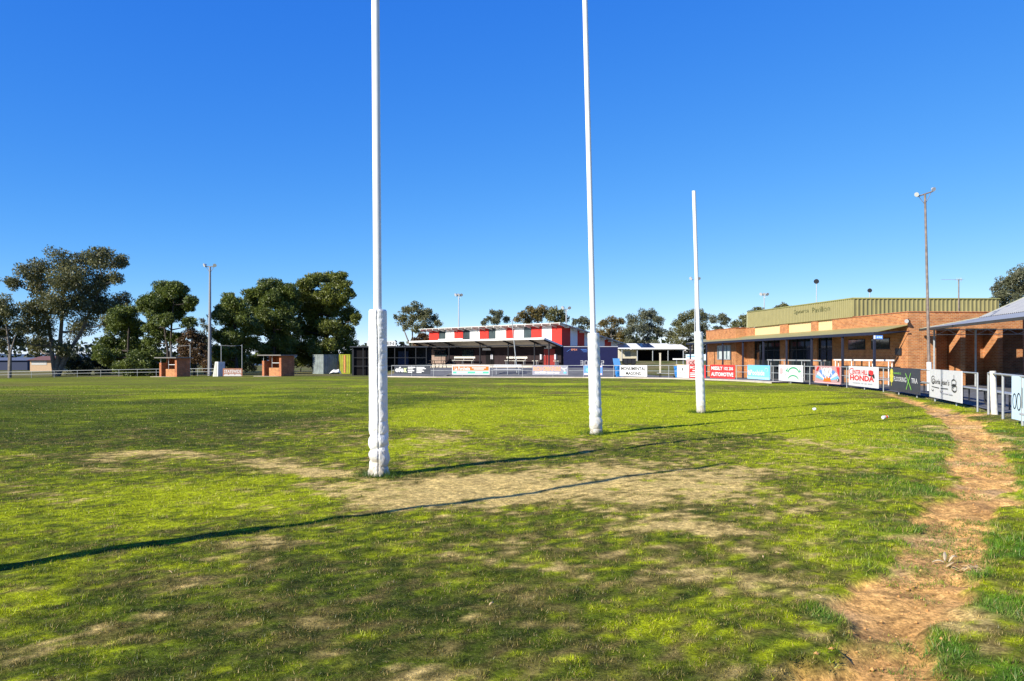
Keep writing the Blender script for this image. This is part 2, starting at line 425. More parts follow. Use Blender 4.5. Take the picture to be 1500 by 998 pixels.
def thing(name, label, cat, loc=(0, 0, 0), rotz=0., group=None):
    o = bpy.data.objects.new(name, None); COL.objects.link(o); o.empty_display_size = .2
    o.location = loc; o.rotation_euler = (0, 0, rotz)
    return tag(o, label, cat, group)

def copy_tree(o, loc, rotz, label, parent=None):
    kids = list(o.children)
    c = o.copy(); COL.objects.link(c)
    if parent is None:
        c.location = loc; c.rotation_euler = (0, 0, rotz); c['label'] = label
    else: c.parent = parent
    for k in kids: copy_tree(k, None, None, None, c)
    return c

def letters(parent, string, m, x0, x1, z0, z1, y=-.02, bold=0., shear=0., name='lettering', face=-1):
    """raised flat lettering filling the box x0..x1, z0..z1 on the plane y, read from -y"""
    cu = bpy.data.curves.new('lettering_curve', 'FONT'); cu.body = string; cu.resolution_u = 2
    cu.offset = bold; cu.shear = shear; cu.space_line = .85
    ob = bpy.data.objects.new('lettering_curve', cu); COL.objects.link(ob)
    bpy.context.view_layer.update()
    me = bpy.data.meshes.new_from_object(ob.evaluated_get(bpy.context.evaluated_depsgraph_get()))
    bpy.data.objects.remove(ob); bpy.data.curves.remove(cu)
    n = len(me.vertices); co = np.zeros(n * 3, np.float32); me.vertices.foreach_get('co', co); co = co.reshape(-1, 3)
    lo, hi = co.min(0), co.max(0); s = (co - lo) / np.maximum(hi - lo, 1e-6)
    out = np.stack([x0 + s[:, 0] * (x1 - x0), np.full(n, y), z0 + s[:, 1] * (z1 - z0)], 1)
    me.vertices.foreach_set('co', out.astype(np.float32).ravel()); me.update()
    me.materials.clear(); me.materials.append(m); me.name = name
    o = bpy.data.objects.new(name, me); COL.objects.link(o); o.parent = parent
    return o

# ------------------------------------------------------------------ ground
def axis(lo, hi, step, far_lo, far_hi, grow, mid=None):
    a = list(np.arange(lo, hi, step)); s = step
    while a[-1] < far_hi: s *= grow; a.append(a[-1] + s)
    s = step; b = []
    cur = lo
    while cur > far_lo: s *= 1.16; cur -= s; b.append(cur)
    return np.array(b[::-1] + a)

xs = axis(-9, 13.5, .085, -2600, 2600, 1.07)
ys = axis(2.4, 19, .085, -150, 3200, 1.022)
GX, GY = np.meshgrid(xs, ys); gx, gy = GX.ravel(), GY.ravel()
gd = oval_dist(gx, gy)
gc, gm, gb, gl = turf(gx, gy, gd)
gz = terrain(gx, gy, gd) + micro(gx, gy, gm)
# shade between the tufts, painted into the ground colour under the near blades
tuft_shade = (1 - .28 * (1 - gb) * (1 - gm) * (1 - sstep(24, 44, gy)) * (gy > 0))[:, None]
gc = gc * tuft_shade
nx, ny = len(xs), len(ys)
ii, jj = np.meshgrid(np.arange(nx - 1), np.arange(ny - 1)); a0 = (jj * nx + ii).ravel()
faces = np.stack([a0, a0 + 1, a0 + 1 + nx, a0 + nx], 1)
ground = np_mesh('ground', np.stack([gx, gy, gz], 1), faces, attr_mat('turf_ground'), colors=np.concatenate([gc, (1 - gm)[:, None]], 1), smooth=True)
tag(ground, kind='structure')

def blades():
    V = []; Cc = []
    bands = [(3.0, 5.0, 13000, .0044, .017), (5.0, 7.5, 7200, .0056, .018), (7.5, 11, 3500, .0076, .019), (11, 16, 1600, .010, .021), (16, 24, 600, .015, .023), (24, 44, 130, .026, .026)]
    for y0, y1, dens, w, h in bands:
        n = int(dens * .80 * (y1 * y1 - y0 * y0))
        Y = np.sqrt(RNG.uniform(y0 * y0, y1 * y1, n)); X = RNG.uniform(-.80, .80, n) * Y
        V.append((X, Y, np.full(n, w), np.full(n, h)))
    # longer grass left standing round the padded posts
    for bx, by in POSTS[:3]:
        n = 900
        r = .13 + np.abs(RNG.normal(0, .16, n)); th = RNG.uniform(0, 2 * PI, n)
        V.append((bx + r * np.cos(th), by + r * np.sin(th), np.full(n, .0065), np.full(n, .085)))
    X = np.concatenate([v[0] for v in V]); Y = np.concatenate([v[1] for v in V]); W = np.concatenate([v[2] for v in V]); Hh = np.concatenate([v[3] for v in V])
    d = oval_dist(X, Y)
    c, m, bare, lush = turf(X, Y, d, True)
    clump = .55 * fbm(X * 8, Y * 8, 101, 3) + .45 * vnoise(X * 21, Y * 21, 102)
    tuft = sstep(.36, .62, clump)
    p = (1 - .995 * sstep(.15, .6, m)) * (1 - .55 * bare) * (.10 + .90 * tuft)
    long = Hh > .06
    p = np.where(long, 1, np.maximum(p, lush * .95))
    keep = RNG.uniform(0, 1, len(X)) < p
    X, Y, W, Hh, c, m, d, lush, bare, long, tuft = [q[keep] for q in (X, Y, W, Hh, c, m, d, lush, bare, long, tuft)]
    Z = terrain(X, Y, d) + micro(X, Y, m) - .006
    n = len(X)
    th = RNG.uniform(0, 2 * PI, n); lean = np.abs(RNG.normal(0, .75, n)) + .15; ph = RNG.uniform(0, 2 * PI, n)
    hh = Hh * RNG.uniform(.45, 1.35, n) * (.45 + 1.0 * tuft) * (1 + 1.6 * lush) * (1 - .45 * bare)
    ca, sa = np.cos(th) * W / 2, np.sin(th) * W / 2
    tip = np.stack([X + np.sin(lean) * np.cos(ph) * hh * 1.25, Y + np.sin(lean) * np.sin(ph) * hh * 1.25, Z + np.cos(lean) * hh + .004], 1)
    verts = np.stack([np.stack([X - ca, Y - sa, Z], 1), np.stack([X + ca, Y + sa, Z], 1), tip], 1).reshape(-1, 3)
    rnd = RNG.uniform(.50, 1.65, n)[:, None]
    cc = c * rnd
    straw = RNG.uniform(0, 1, n) < (.13 + .35 * bare)
    cc[straw] = np.array((.34, .25, .095)) * rnd[straw]
    g2 = (RNG.uniform(0, 1, n) < .25) & ~straw
    cc[g2] = cc[g2] * .7 + C_MID * .3
    cc[long] = np.array((.05, .10, .012)) * rnd[long]
    cv = np.repeat(cc, 3, 0)
    o = np_mesh('turf_grass', verts, np.arange(3 * n).reshape(-1, 3), attr_mat('grass_blade', False), colors=cv)
    tag(o, 'short patchy turf grass of the oval', 'grass', kind='stuff')
    print('blades', n)

# goal posts stand in one line, 6.4 m apart
PA = np.array(WP(555, 695)); PB = np.array(WP(873, 635)); STEP = (np.array(WP(1027, 604)) - PA) / 2
POSTS = [tuple(PA), tuple(PB), tuple(PA + 2 * STEP), tuple(PA - STEP)]
blades()

def strip_sheet(name, px0, px1, off0, off1, n, m, lift, rows=10, kerb=0., offs=None):
    V = []; P = np.linspace(px0, px1, n)
    for i, px in enumerate(P):
        q = fence_pt(px); o = fence_out(px)
        for k in range(rows + 1):
            e0 = off0 if offs is None else off0 + offs * (i / (n - 1))
            w = q + o * (e0 + (off1 - e0) * k / rows); V.append(w)
    V = np.array(V); d = oval_dist(V[:, 0], V[:, 1]); z = terrain(V[:, 0], V[:, 1], d) + lift
    top = np.concatenate([V, z[:, None]], 1); r = rows + 1
    mb = MB()
    fs = []
    for i in range(n - 1):
        for k in range(rows):
            a = i * r + k; fs.append((a, a + r, a + r + 1, a + 1))
    mb.add(top, fs, 0, True)
    if kerb > 0:
        for side in (0, rows):
            lo = []; idx = [i * r + side for i in range(n)]
            for i in idx: lo += [top[i], (top[i][0], top[i][1], top[i][2] - kerb)]
            ff = [(2 * i, 2 * i + 1, 2 * i + 3, 2 * i + 2) if side == 0 else (2 * i, 2 * i + 2, 2 * i + 3, 2 * i + 1) for i in range(n - 1)]
            mb.add(lo, ff)
    return tag(mb.build(name, m), kind='structure')

asphalt = mat('asphalt', (.115, .115, .118), .9, var=.18, scale=1.2, bump=.3, bscale=90)
strip_sheet('asphalt', 545, 1448, .35, 15, 90, asphalt, .035, 24)
strip_sheet('asphalt_apron', 1448, 1556, 1.6, 22, 30, asphalt, .03, 24)
strip_sheet('kerb', 560, 1160, -1.25, -.12, 80, concrete, .09, 2, kerb=.2)
strip_sheet('footpath', 1290, 1448, 6.2, 9.3, 30, mat('footpath_concrete', (.42, .36, .29), .9, var=.12, scale=1.2), .05, 4, kerb=.1)

# distant low hills
hv = []; nH = 120
for i in range(nH + 1):
    x = -2600 + 5200 * i / nH
    h = 18 + 26 * float(fbm(np.array([x * .0022]), np.array([3.3]), 7, 4)[0])
    for yy, zz in ((2300, -40), (2500, h * .7 - 22), (2750, h - 20), (3000, -40)): hv.append((x, yy, zz))
mbh = MB(); mbh.add(hv, [(4 * i + k, 4 * i + 4 + k, 4 * i + 5 + k, 4 * i + 1 + k) for i in range(nH) for k in range(3)], 0, True)
tag(mbh.build('hills', mat('far_hill', (.05, .085, .13), .95, var=.15, scale=.01)), kind='structure')

# ------------------------------------------------------------------ goal posts
def goal_post(base, height, pad_h, top_dx, top_at, label, name, seam=None, bulge=.6, seed=1):
    bx, by = base; z0 = tz(bx, by)
    lean = top_dx / top_at
    t = thing(name, label, 'goal post', (bx, by, z0), 0, 'goal and behind posts of one goal line')
    MB().tube([(0, 0, -.2), (lean * height, 0, height)], [.055, .051], 24).build('pole', white, t)
    S, R = 96, 220
    th = np.linspace(0, 2 * PI, S, endpoint=False); zz = np.linspace(0, pad_h, R)
    T, Z = np.meshgrid(th, zz)
    camdir = math.atan2(-by, -bx)                       # the side that faces the centre of play
    s0 = camdir + (seam if seam is not None else 2.4)
    wob = (fbm(Z * 3, np.zeros_like(Z) + 3, seed, 3) - .5) * .22
    rel = (T - s0 - wob + PI) % (2 * PI) - PI
    r = .118 + .006 * (1 - Z / pad_h)
    low = bulge * (1 - sstep(.42, .80, Z))
    ring = np.abs(np.sin(Z * 15 + 2.2 * vnoise(T * 1.3, Z * 5, seed + 4))) ** .6
    r = r + low * (ring * .020 - .013 + (fbm(np.cos(T) * 2 + Z * 9, np.sin(T) * 2 + Z * 7, seed + 5, 3) - .5) * .020)
    puck = np.exp(-((rel - .50) / .42) ** 2) if seam is not None else 0
    r = r + puck * ((fbm(T * 2.2 + Z * 5, Z * 17, seed + 8, 3) - .5) * .020 + .003)
    r = r + (fbm(np.cos(T) * 3 + 5, np.sin(T) * 3 + Z * 6, seed + 9, 3) - .5) * .005
    if seam is None:                                    # diagonal pull creases on the lacing side
        r = r + .006 * np.exp(-(((T - camdir - .95 + PI) % (2 * PI) - PI) / .5) ** 2) * np.sin(Z * 34 + T * 3 + 2 * vnoise(Z * 3, T, seed))
    for k in range(1, 6):                               # stitched joins
        r = r - .006 * np.exp(-((Z - pad_h * k / 6 - .02 * np.sin(T)) / .008) ** 2) * (puck + .25)
    r = r - .016 * np.exp(-(rel / .05) ** 2) * (1 if seam is not None else .3)
    r = np.where(Z > pad_h - .02, r - .012 * sstep(pad_h - .02, pad_h, Z), r)
    V = np.stack([r * np.cos(T) + lean * Z, r * np.sin(T), Z - .01], -1).reshape(-1, 3)
    V = np.concatenate([V, [[lean * pad_h, 0, pad_h - .012]]])
    i, j = np.meshgrid(np.arange(S), np.arange(R - 1)); a = (j * S + i).ravel(); b = (j * S + (i + 1) % S).ravel()
    fs = np.stack([a, b, b + S, a + S], 1)
    top = np.array([[(R - 1) * S + k, (R - 1) * S + (k + 1) % S, len(V) - 1, len(V) - 1] for k in range(S)])
    mb = MB(); mb.add(V, [list(q) for q in fs], 0, True)
    mb.add(V[(R - 1) * S:], [(k, (k + 1) % S, S) for k in range(S)], 0, True)
    pad = mb.build('padding', vinyl, t)
    if seam is not None:                                # dark gap where the pad closes
        pts = []
        for z in np.linspace(.5, pad_h - .03, 60):
            k = int(z / pad_h * (R - 1)); row = rel[k]; q = int(np.argmin(np.abs(row)))
            p = V[k * S + q]; d = Vector((p[0] - lean * p[2], p[1], 0)).normalized()
            pts.append((p[0] + d.x * .001, p[1] + d.y * .001, p[2]))
        MB().tube(pts, .0045, 6).build('seam', seam_m, pad)
    return t

goal_post(POSTS[0], 10.5, 2.17, -.045, 6.2, 'tall white goal post, nearest in view, padding split by a puckered seam', 'goal_post', seam=-.02, bulge=1.7, seed=3)
goal_post(POSTS[1], 10.5, 2.03, -.22, 8.7, 'tall white goal post between the nearest post and the short post, smooth padding', 'goal_post', bulge=1.1, seed=13)
goal_post(POSTS[2], 6.14, 2.25, -.20, 6.14, 'short white behind post whose whole top shows against the sky', 'behind_post', bulge=.12, seed=23)
goal_post(POSTS[3], 6.0, 2.15, .05, 6.0, 'white behind post outside the left edge, casting the foreground shadow', 'behind_post', bulge=.5, seed=33)

# ------------------------------------------------------------------ boundary fence
def fence_run(px0, px1, label, h, spacing, mid, name='boundary_fence', r=.024):
    pts = [px0] + [p for p, _ in FENCE_PX if px0 < p < px1] + [px1]
    W = [fence_pt(min(p, 1559)) for p in pts]
    t = thing(name, label, 'fence', (W[0][0], W[0][1], 0)); o = W[0]
    dense = []
    for a, b in zip(W[:-1], W[1:]):
        n = max(1, int(np.linalg.norm(b - a) / 1.0))
        for k in range(n): dense.append(a + (b - a) * k / n)
    dense.append(W[-1]); dense = np.array(dense)
    zz = terrain(dense[:, 0], dense[:, 1], np.zeros(len(dense)))
    P = [(p[0] - o[0], p[1] - o[1], z + h) for p, z in zip(dense, zz)]
    MB().tube(P, r, 8).build('rail', galv_light, t)
    if mid: MB().tube([(x, y, z - h * .42) for x, y, z in P], r * .8, 8).build('rail', galv_light, t)
    L = np.concatenate([[0], np.cumsum(np.linalg.norm(np.diff(dense, axis=0), axis=1))])
    n = max(1, round(L[-1] / spacing)); proto = None
    for k in range(n + 1):
        s = L[-1] * k / n; x = np.interp(s, L, dense[:, 0]); y = np.interp(s, L, dense[:, 1]); z = np.interp(s, L, zz)
        if proto is None:
            proto = MB().tube([(0, 0, -.25), (0, 0, h + .015)], r * 1.05, 8).build('post', galv_light, t); q = proto
        else:
            q = proto.copy(); COL.objects.link(q)
        q.location = (x - o[0], y - o[1], z)
    return t

fence_run(-80, 322, 'low pale pipe fence along the far left side of the oval below the big trees', .82, 3.2, True)
fence_run(575, 1432, 'grey pipe fence carrying the sponsor boards round the back and right of the oval', 1.08, 2.75, True)
fence_run(1448, 1556, 'short pipe fence with a single rail, right of the gate gap', 1.10, 1.8, False, r=.03)
b = fence_pt(1455) + fence_out(1455) * .05
t = tag(MB().tube([(0, 0, -.2), (-.04, 0, .6), (-.06, 0, 1.17)], [.085, .078, .075], 16).tube([(-.02, -.03, 1.1), (.10, -.09, 1.1)], .018, 8).build('bollard', mat('worn_white_timber', (.60, .56, .49), .8, var=.2, scale=8, bump=.4)),
    'thick worn white timber post beside the gate gap', 'bollard')
t.location = (b[0], b[1], tz(*b))

# ------------------------------------------------------------------ sponsor boards
ink = col('black_ink', (.02, .02, .02)); signred = col('sign_red', (.62, .03, .03)); signorange = col('sign_orange', (.85, .16, .02))
signgreen = col('sign_green', (.02, .36, .16)); skyblue = col('sign_sky_blue', (.16, .45, .75)); paleblue = col('sign_pale_blue', (.55, .72, .85))
signwhite = col('sign_white', (.60, .60, .60), .5); lime = col('sign_lime', (.25, .62, .08)); yellow = col('sign_yellow', (.62, .58, .06))
grey = col('sign_grey', (.42, .42, .46)); midgrey = col('sign_mid_grey', (.27, .27, .33)); coral = col('sign_coral', (.90, .36, .18)); cobalt = col('sign_cobalt', (.10, .25, .70))
pinkish = col('sign_pink', (.75, .45, .45)); maroon = col('sign_maroon', (.35, .06, .07)); sand = col('sign_sand', (.72, .52, .30))

class Sign:
    def __init__(s, px0, px1, label, bg, z0, z1, off=-.06, at=None, h=None, frame=None, name='advertising_sign', group='sponsor boards on the boundary fence'):
        if at is None:
            a = fence_pt(px0) + fence_out(px0) * off; b = fence_pt(min(px1, 1556)) + fence_out(min(px1, 1550)) * off
        else: a, b = np.array(at[0]), np.array(at[1])
        d = b - a; s.w = float(np.linalg.norm(d)); s.z0, s.z1 = z0, z1
        gz = (tz(*a) + tz(*b)) / 2
        slope = 0
        s.t = thing(name, label, 'sign', (a[0], a[1], gz), math.atan2(d[1], d[0]), group)
        s.lay = 0
        MB().box(0, s.w, -.012, .012, z0, z1).build('panel', bg, s.t)
    def X(s, f): return s.w * f
    def Zf(s, f): return s.z0 + (s.z1 - s.z0) * f
    def text(s, string, m, x0, x1, z0, z1, **k):
        s.lay += 1
        letters(s.t, string, m, s.X(x0), s.X(x1), s.Zf(z0), s.Zf(z1), y=-.0165 - .002 * s.lay, **k); return s
    def rects(s, lst, m, name='stripe'):
        s.lay += 1; mb = MB(); y = -.0165 - .002 * s.lay
        for x0, x1, z0, z1 in lst:
            mb.poly([(s.X(x0), y, s.Zf(z0)), (s.X(x1), y, s.Zf(z0)), (s.X(x1), y, s.Zf(z1)), (s.X(x0), y, s.Zf(z1))])
        mb.build(name, m, s.t); return s
    def polys(s, lst, m, name='emblem'):
        if len(lst) > 1:
            for q in lst: s.polys([q], m, name)
            return s
        s.lay += 1; mb = MB(); y = -.0165 - .002 * s.lay
        for pl in lst: mb.poly([(s.X(x), y, s.Zf(z)) for x, z in pl])
        mb.build(name, m, s.t); return s
    def strokes(s, lst, m, w, name='emblem'):
        if len(lst) > 1:
            for q in lst: s.strokes([q], m, w, name)
            return s
        s.lay += 1; mb = MB(); y = -.0165 - .002 * s.lay
        for line in lst:
            P = [(s.X(x), s.Zf(z)) for x, z in line]
            for (ax, az), (bx, bz) in zip(P[:-1], P[1:]):
                L = math.hypot(bx - ax, bz - az) or 1; nx_, nz_ = -(bz - az) / L * w / 2, (bx - ax) / L * w / 2
                ex, ez = (bx - ax) / L * w * .3, (bz - az) / L * w * .3
                mb.poly([(ax - nx_ - ex, y, az - nz_ - ez), (bx - nx_ + ex, y, bz - nz_ + ez), (bx + nx_ + ex, y, bz + nz_ + ez), (ax + nx_ - ex, y, az + nz_ - ez)])
        mb.build(name, m, s.t); return s
    def border(s, m, f=.03):
        fx = f * (s.z1 - s.z0) / s.w
        return s.rects([(0, 1, 0, f), (0, 1, 1 - f, 1), (0, fx, f, 1 - f), (1 - fx, 1, f, 1 - f)], m, 'border')

def arc(cx, cz, rx, rz, a0, a1, n=18):
    return [(cx + rx * math.cos(math.radians(a0 + (a1 - a0) * i / n)), cz + rz * math.sin(math.radians(a0 + (a1 - a0) * i / n))) for i in range(n + 1)]
def ell(cx, cz, rx, rz, n=20): return arc(cx, cz, rx, rz, 0, 360, n)[:-1]

s = Sign(579.5, 631, 'charcoal board with large white and green word and two columns of small print', charcoal, .30, 1.06)
s.text('efe', signwhite, .03, .27, .20, .85, bold=.03).text('x', col('leaf_green_ink', (.62, .78, .35)), .27, .355, .20, .70, bold=.03)
s.rects([(.39, .60, .74, .86), (.39, .54, .56, .66), (.39, .57, .34, .44), (.39, .51, .16, .26)], signwhite, 'small_print')
s.rects([(.63, .85, .76, .86), (.63, .89, .61, .70), (.63, .80, .46, .55), (.63, .84, .31, .40), (.63, .77, .14, .23)], signwhite, 'small_print')
s = Sign(662.5, 717.5, 'orange, green and white board below the verandah of the striped clubhouse', signwhite, .26, 1.10)
s.rects([(.025, .975, .44, .88)], signorange, 'band').rects([(.025, .975, .12, .34)], col('band_green', (.10, .55, .33)), 'band')
s.text('La Porchetta', signwhite, .07, .48, .47, .86, bold=.04).rects([(.53, .90, .68, .78), (.58, .85, .54, .64)], signwhite, 'small_print')
s.rects([(.12, .42, .16, .30)], paleblue, 'small_print').rects([(.62, .82, .16, .30)], paleblue, 'small_print')
s = Sign(780, 832.5, 'grey board with coral capitals and a white antlered emblem', midgrey, .24, 1.08)
s.text('RICH CREATURE', coral, .03, .79, .44, .88, bold=.04)
s.rects([(.07, .19, .16, .34), (.20, .38, .16, .36), (.40, .60, .16, .34), (.62, .76, .16, .32)], signwhite, 'small_print')
s.polys([[(.80, .90), (.83, .62), (.87, .60), (.90, .34), (.93, .40), (.91, .64), (.97, .70), (.98, .92), (.95, .74), (.89, .72), (.85, .72)]], signwhite)
s.polys([ell(.915, .26, .045, .12)], skyblue)
s = Sign(855.5, 883, 'blue board half hidden behind the middle goal post', cobalt, .24, 1.06)
s.rects([(.02, .98, .02, .20), (.35, .98, .86, .98)], pinkish, 'stripe').polys([ell(.25, .55, .14, .22)], skyblue).rects([(.5, .9, .4, .7)], signwhite, 'small_print')
s = Sign(908.5, 949.5, 'white board with two lines of thin black capitals', signwhite, .16, 1.10)
s.text('MONUMENTAL', ink, .05, .95, .54, .86, bold=.03).text('MASONS', ink, .22, .78, .11, .42, bold=.03)
s = Sign(993, 1011, 'white board with a small red emblem beside the yellow lidded bin', signwhite, .12, 1.14)
s.strokes([arc(.47, .72, .17, .2, 20, 160)], coral, .035).rects([(.42, .50, .54, .76)], ink, 'emblem').text('MCALERY', signred, .2, .8, .32, .42)
s.rects([(.36, .64, .22, .27)], pinkish, 'small_print')
s = Sign(1011.8, 1035, 'red board mostly hidden behind the short behind post', signred, .12, 1.12)
s.text('MCGR', signwhite, .05, .62, .70, .92, bold=.01).rects([(.2, .6, .52, .60), (.05, .6, .34, .40), (.05, .6, .22, .28), (.05, .6, .08, .15)], signwhite, 'small_print')
s = Sign(1041.5, 1078.5, 'red board with two rows of heavy white capitals', signred, .14, 1.14)
s.text('MISSILY', signwhite, .06, .52, .60, .88, bold=.03).text('102 206', signwhite, .58, .94, .61, .86, bold=.02).text('AUTOMOTIVE', signwhite, .05, .95, .14, .44, bold=.03)
s = Sign(1096.5, 1130, 'sky blue board with a white rounded word', skyblue, .16, 1.13)
s.text('Poolside', signwhite, .14, .78, .27, .66, bold=.02).polys([ell(.06, .52, .05, .10), ell(.10, .36, .06, .09)], signwhite)
s.rects([(0, 1, 0, .18)], col('shallow_blue', (.30, .58, .80)), 'stripe').strokes([arc(.86, .68, .06, .12, -60, 200)], paleblue, .05)
s = Sign(1142.5, 1178.5, 'white board with a green curved ribbon emblem', signwhite, .14, 1.15)
s.strokes([arc(.63, .42, .24, .42, 20, 160)], signgreen, .09).strokes([arc(.62, .02, .23, .34, 25, 155)], signgreen, .075)
s.polys([[(.30, .62), (.40, .84), (.38, .66), (.42, .58)], [(.84, .84), (.94, .62), (.84, .56), (.88, .68)]], signgreen)
s.strokes([[(.33, .56), (.29, .30)], [(.92, .56), (.96, .30)]], signgreen, .03)
s.strokes([[(.44 + .07 * k, .36 + .1 * math.sin(1 + k * .5)), (.46 + .07 * k, .56 + .1 * math.sin(1 + k * .5))] for k in range(6)], grey, .022)
s.rects([(.08, .10, .4, .8), (.12, .14, .4, .84), (.17, .185, .45, .8)], pinkish, 'small_print')
s = Sign(1196, 1233.5, 'colourful board with blue and white rays bursting round white letters', col('dusty_mauve', (.45, .27, .27)), .16, 1.12)
for k, (a0, a1) in enumerate([(15, 27), (30, 44), (47, 60), (63, 76), (79, 101), (104, 117), (120, 133), (136, 150), (153, 166)]):
    m_ = [skyblue, paleblue, cobalt, paleblue, signwhite, paleblue, cobalt, paleblue, skyblue][k]
    R_ = .92
    s.polys([[(.5, .12), (.5 + .50 * math.cos(math.radians(a0)) * R_, .12 + .84 * math.sin(math.radians(a0)) * R_), (.5 + .50 * math.cos(math.radians(a1)) * R_, .12 + .84 * math.sin(math.radians(a1)) * R_)]], m_, 'ray')
s.text('VAR', signwhite, .27, .74, .42, .92, bold=.02)
s.polys([[(.36, .10), (.40, .34), (.47, .26), (.50, .42), (.56, .30), (.62, .38), (.66, .12)]], signorange, 'flame').polys([ell(.92, .24, .045, .09)], ink)
s.polys([ell(.91, .24, .02, .05)], signwhite).polys([[(.86, .95), (.97, .95), (.97, .40), (.90, .66)], [(.06, .70), (.14, .95), (.20, .95), (.14, .72)]], signred)
s.rects([(0, 1, 0, .05)], pinkish, 'stripe')
s = Sign(1246.5, 1289, 'white board with big red capitals and a small red and black machine picture', signwhite, .14, 1.13)
s.strokes([arc(.13, .73, .10, .15, 60, 290)], signred, .04).text('ENTER HILL', signred, .15, .66, .60, .82, bold=.02).text('HONDA', signred, .06, .88, .28, .56, bold=.035)
s.polys([[(.70, .80), (.76, .84), (.85, .80), (.86, .62), (.78, .58), (.71, .66)]], signred).polys([[(.70, .78), (.72, .66), (.80, .58), (.88, .66), (.90, .46), (.85, .46), (.84, .54), (.70, .56)]], ink)
s.rects([(.16, .42, .14, .20), (.46, .52, .14, .20), (.56, .64, .14, .20), (.68, .82, .14, .20)], grey, 'small_print')
s = Sign(1308, 1351.5, 'black board with white capitals and a tall lime green cross stroke', charcoal, .14, 1.12)
s.polys([ell(.08, .80, .055, .14), ell(.08, .62, .07, .12), ell(.08, .46, .06, .12), [(.075, .35), (.085, .35), (.09, .2), (.07, .2)]], yellow)
s.text('HARVEYS', lime, .16, .42, .72, .80).text('FLOORING', signwhite, .17, .60, .42, .62, bold=.015).text('TRA', signwhite, .76, .95, .42, .62, bold=.015)
s.strokes([[(.60, .14), (.74, .80)], [(.58, .78), (.76, .16)]], lime, .05)
s = Sign(1367, 1413.5, 'white board with thin black script and a hanging line emblem', signwhite, .14, 1.12)
s.text("Gloria Jean's", ink, .10, .66, .44, .68, shear=.15, bold=.012).strokes([arc(.14, .62, .06, .14, 40, 300), [(.10, .38), (.34, .36)], [(.40, .36), (.62, .38)]], ink, .028)
s.strokes([arc(.13, .30, .03, .07, 180, 360), arc(.42, .29, .03, .07, 180, 360)], ink, .028)
s.strokes([[(.80, .86), (.80, .70)], ell(.80, .62, .065, .09) + [(.865, .62)], ell(.81, .44, .07, .12) + [(.88, .44)], arc(.79, .40, .03, .06, 90, 320), arc(.80, .55, .065, .05, 180, 340)], ink, .03)
s.rects([(.42, .52, .20, .235), (.54, .62, .20, .235), (.64, .76, .20, .235)], grey, 'small_print')
s = Sign(1487.5, 1550, 'pale blue board cut by the right edge, with black looped outlines', paleblue, .10, 1.10)
s.strokes([ell(.085, .42, .045, .17) + [(.13, .42)], ell(.20, .42, .05, .19) + [(.25, .42)], [(.29, .3), (.29, .74)]], ink, .03).text('ce', ink, .36, .62, .3, .55)
s.rects([(.22, .6, .14, .18)], grey, 'small_print')

# ------------------------------------------------------------------ benches behind the fence
def plank_bench(px0, px1, off, label, h=.48, back=False, m=galv_light, group='plank benches behind the fence', at=None, rot=None, length=None, leg=black, nlegs=None, z=None):
    if at is None:
        a = fence_pt(px0) + fence_out(px0) * off; b = fence_pt(px1) + fence_out(px1) * off
        L = float(np.linalg.norm(b - a)); rot = math.atan2(b[1] - a[1], b[0] - a[0])
    else: a = np.array(at); L = length
    t = thing('bench', label, 'bench', (a[0], a[1], (tz(*a) + .03) if z is None else z), rot, group)
    MB().box(0, L, -.14, .14, h - .04, h).build('seat', m, t, bevel=.008)
    if back: MB().box(0, L, .19, .23, h + .22, h + .42).build('backrest', m, t, bevel=.008)
    n = nlegs or max(2, int(L / 1.4) + 1)
    for k in range(n):
        x = .25 + (L - .5) * k / (n - 1)
        mb = MB().box(x - .02, x + .02, -.12, -.08, 0, h - .04).box(x - .02, x + .02, .08, .12, 0, h - .04).box(x - .02, x + .02, -.08, .08, h - .09, h - .045)
        if back: mb.tube([(x, .1, h - .08), (x, .21, h + .40)], .018, 6)
        mb.build('leg', leg, t)
    return t

plank_bench(1396, 1430, 1.0, 'plank bench on asphalt just left of the gate gap')
plank_bench(1346, 1388, 1.1, 'plank bench behind the black board and the script board')
plank_bench(1292, 1338, 1.2, 'plank bench behind the black board with the lime stroke')
plank_bench(1205, 1268, 1.4, 'plank bench behind the board of blue rays')
plank_bench(952, 980, 1.2, 'low plank bench between the black capitals board and the yellow lidded bin', h=.42)

# ------------------------------------------------------------------ wheelie bins
def wheelie_bin(px, off, rot, lid_m, label, open_ang):
    p = fence_pt(px) + fence_out(px) * off
    t = thing('wheelie_bin', label, 'bin', (p[0], p[1], tz(*p) + .035), rot, 'blue wheelie bins by the fence')
    b = MB()
    b.hexa([(-.23, -.26, .06), (.23, -.26, .06), (.23, .22, .06), (-.23, .22, .06), (-.29, -.36, .98), (.29, -.36, .98), (.29, .34, .98), (-.29, .34, .98)])
    b.box(-.305, .305, -.38, .36, .95, .99); b.build('body', blue_bin, t, bevel=.015)
    c, s_ = math.cos(open_ang), math.sin(open_ang)
    l = MB(); P = [(-.31, 0), (.31, 0)]
    lv = []
    for dz in (0, .05):
        for x, y in ((-.31, -.74), (.31, -.74), (.31, 0), (-.31, 0)):
            y2 = y * c - dz * s_ * -1; z2 = -y * s_ + dz * c
            lv.append((x, .36 + y2, 1.0 + z2))
    l.hexa(lv); l.build('lid', lid_m, t, bevel=.01)
    for sx in (-1, 1): MB().tube([(sx * .26, .24, .1), (sx * .31, .24, .1)], .1, 14).build('wheel', rubber, t)
    MB().tube([(-.24, .42, .95), (.24, .42, .95)], .018, 8).build('handle', blue_bin, t)
    return t
wheelie_bin(903.5, .75, .25, blue_lid, 'blue wheelie bin with its blue lid thrown open', 2.0)
wheelie_bin(986.5, .75, .2, yellow_lid, 'blue wheelie bin with a yellow lid', .12)

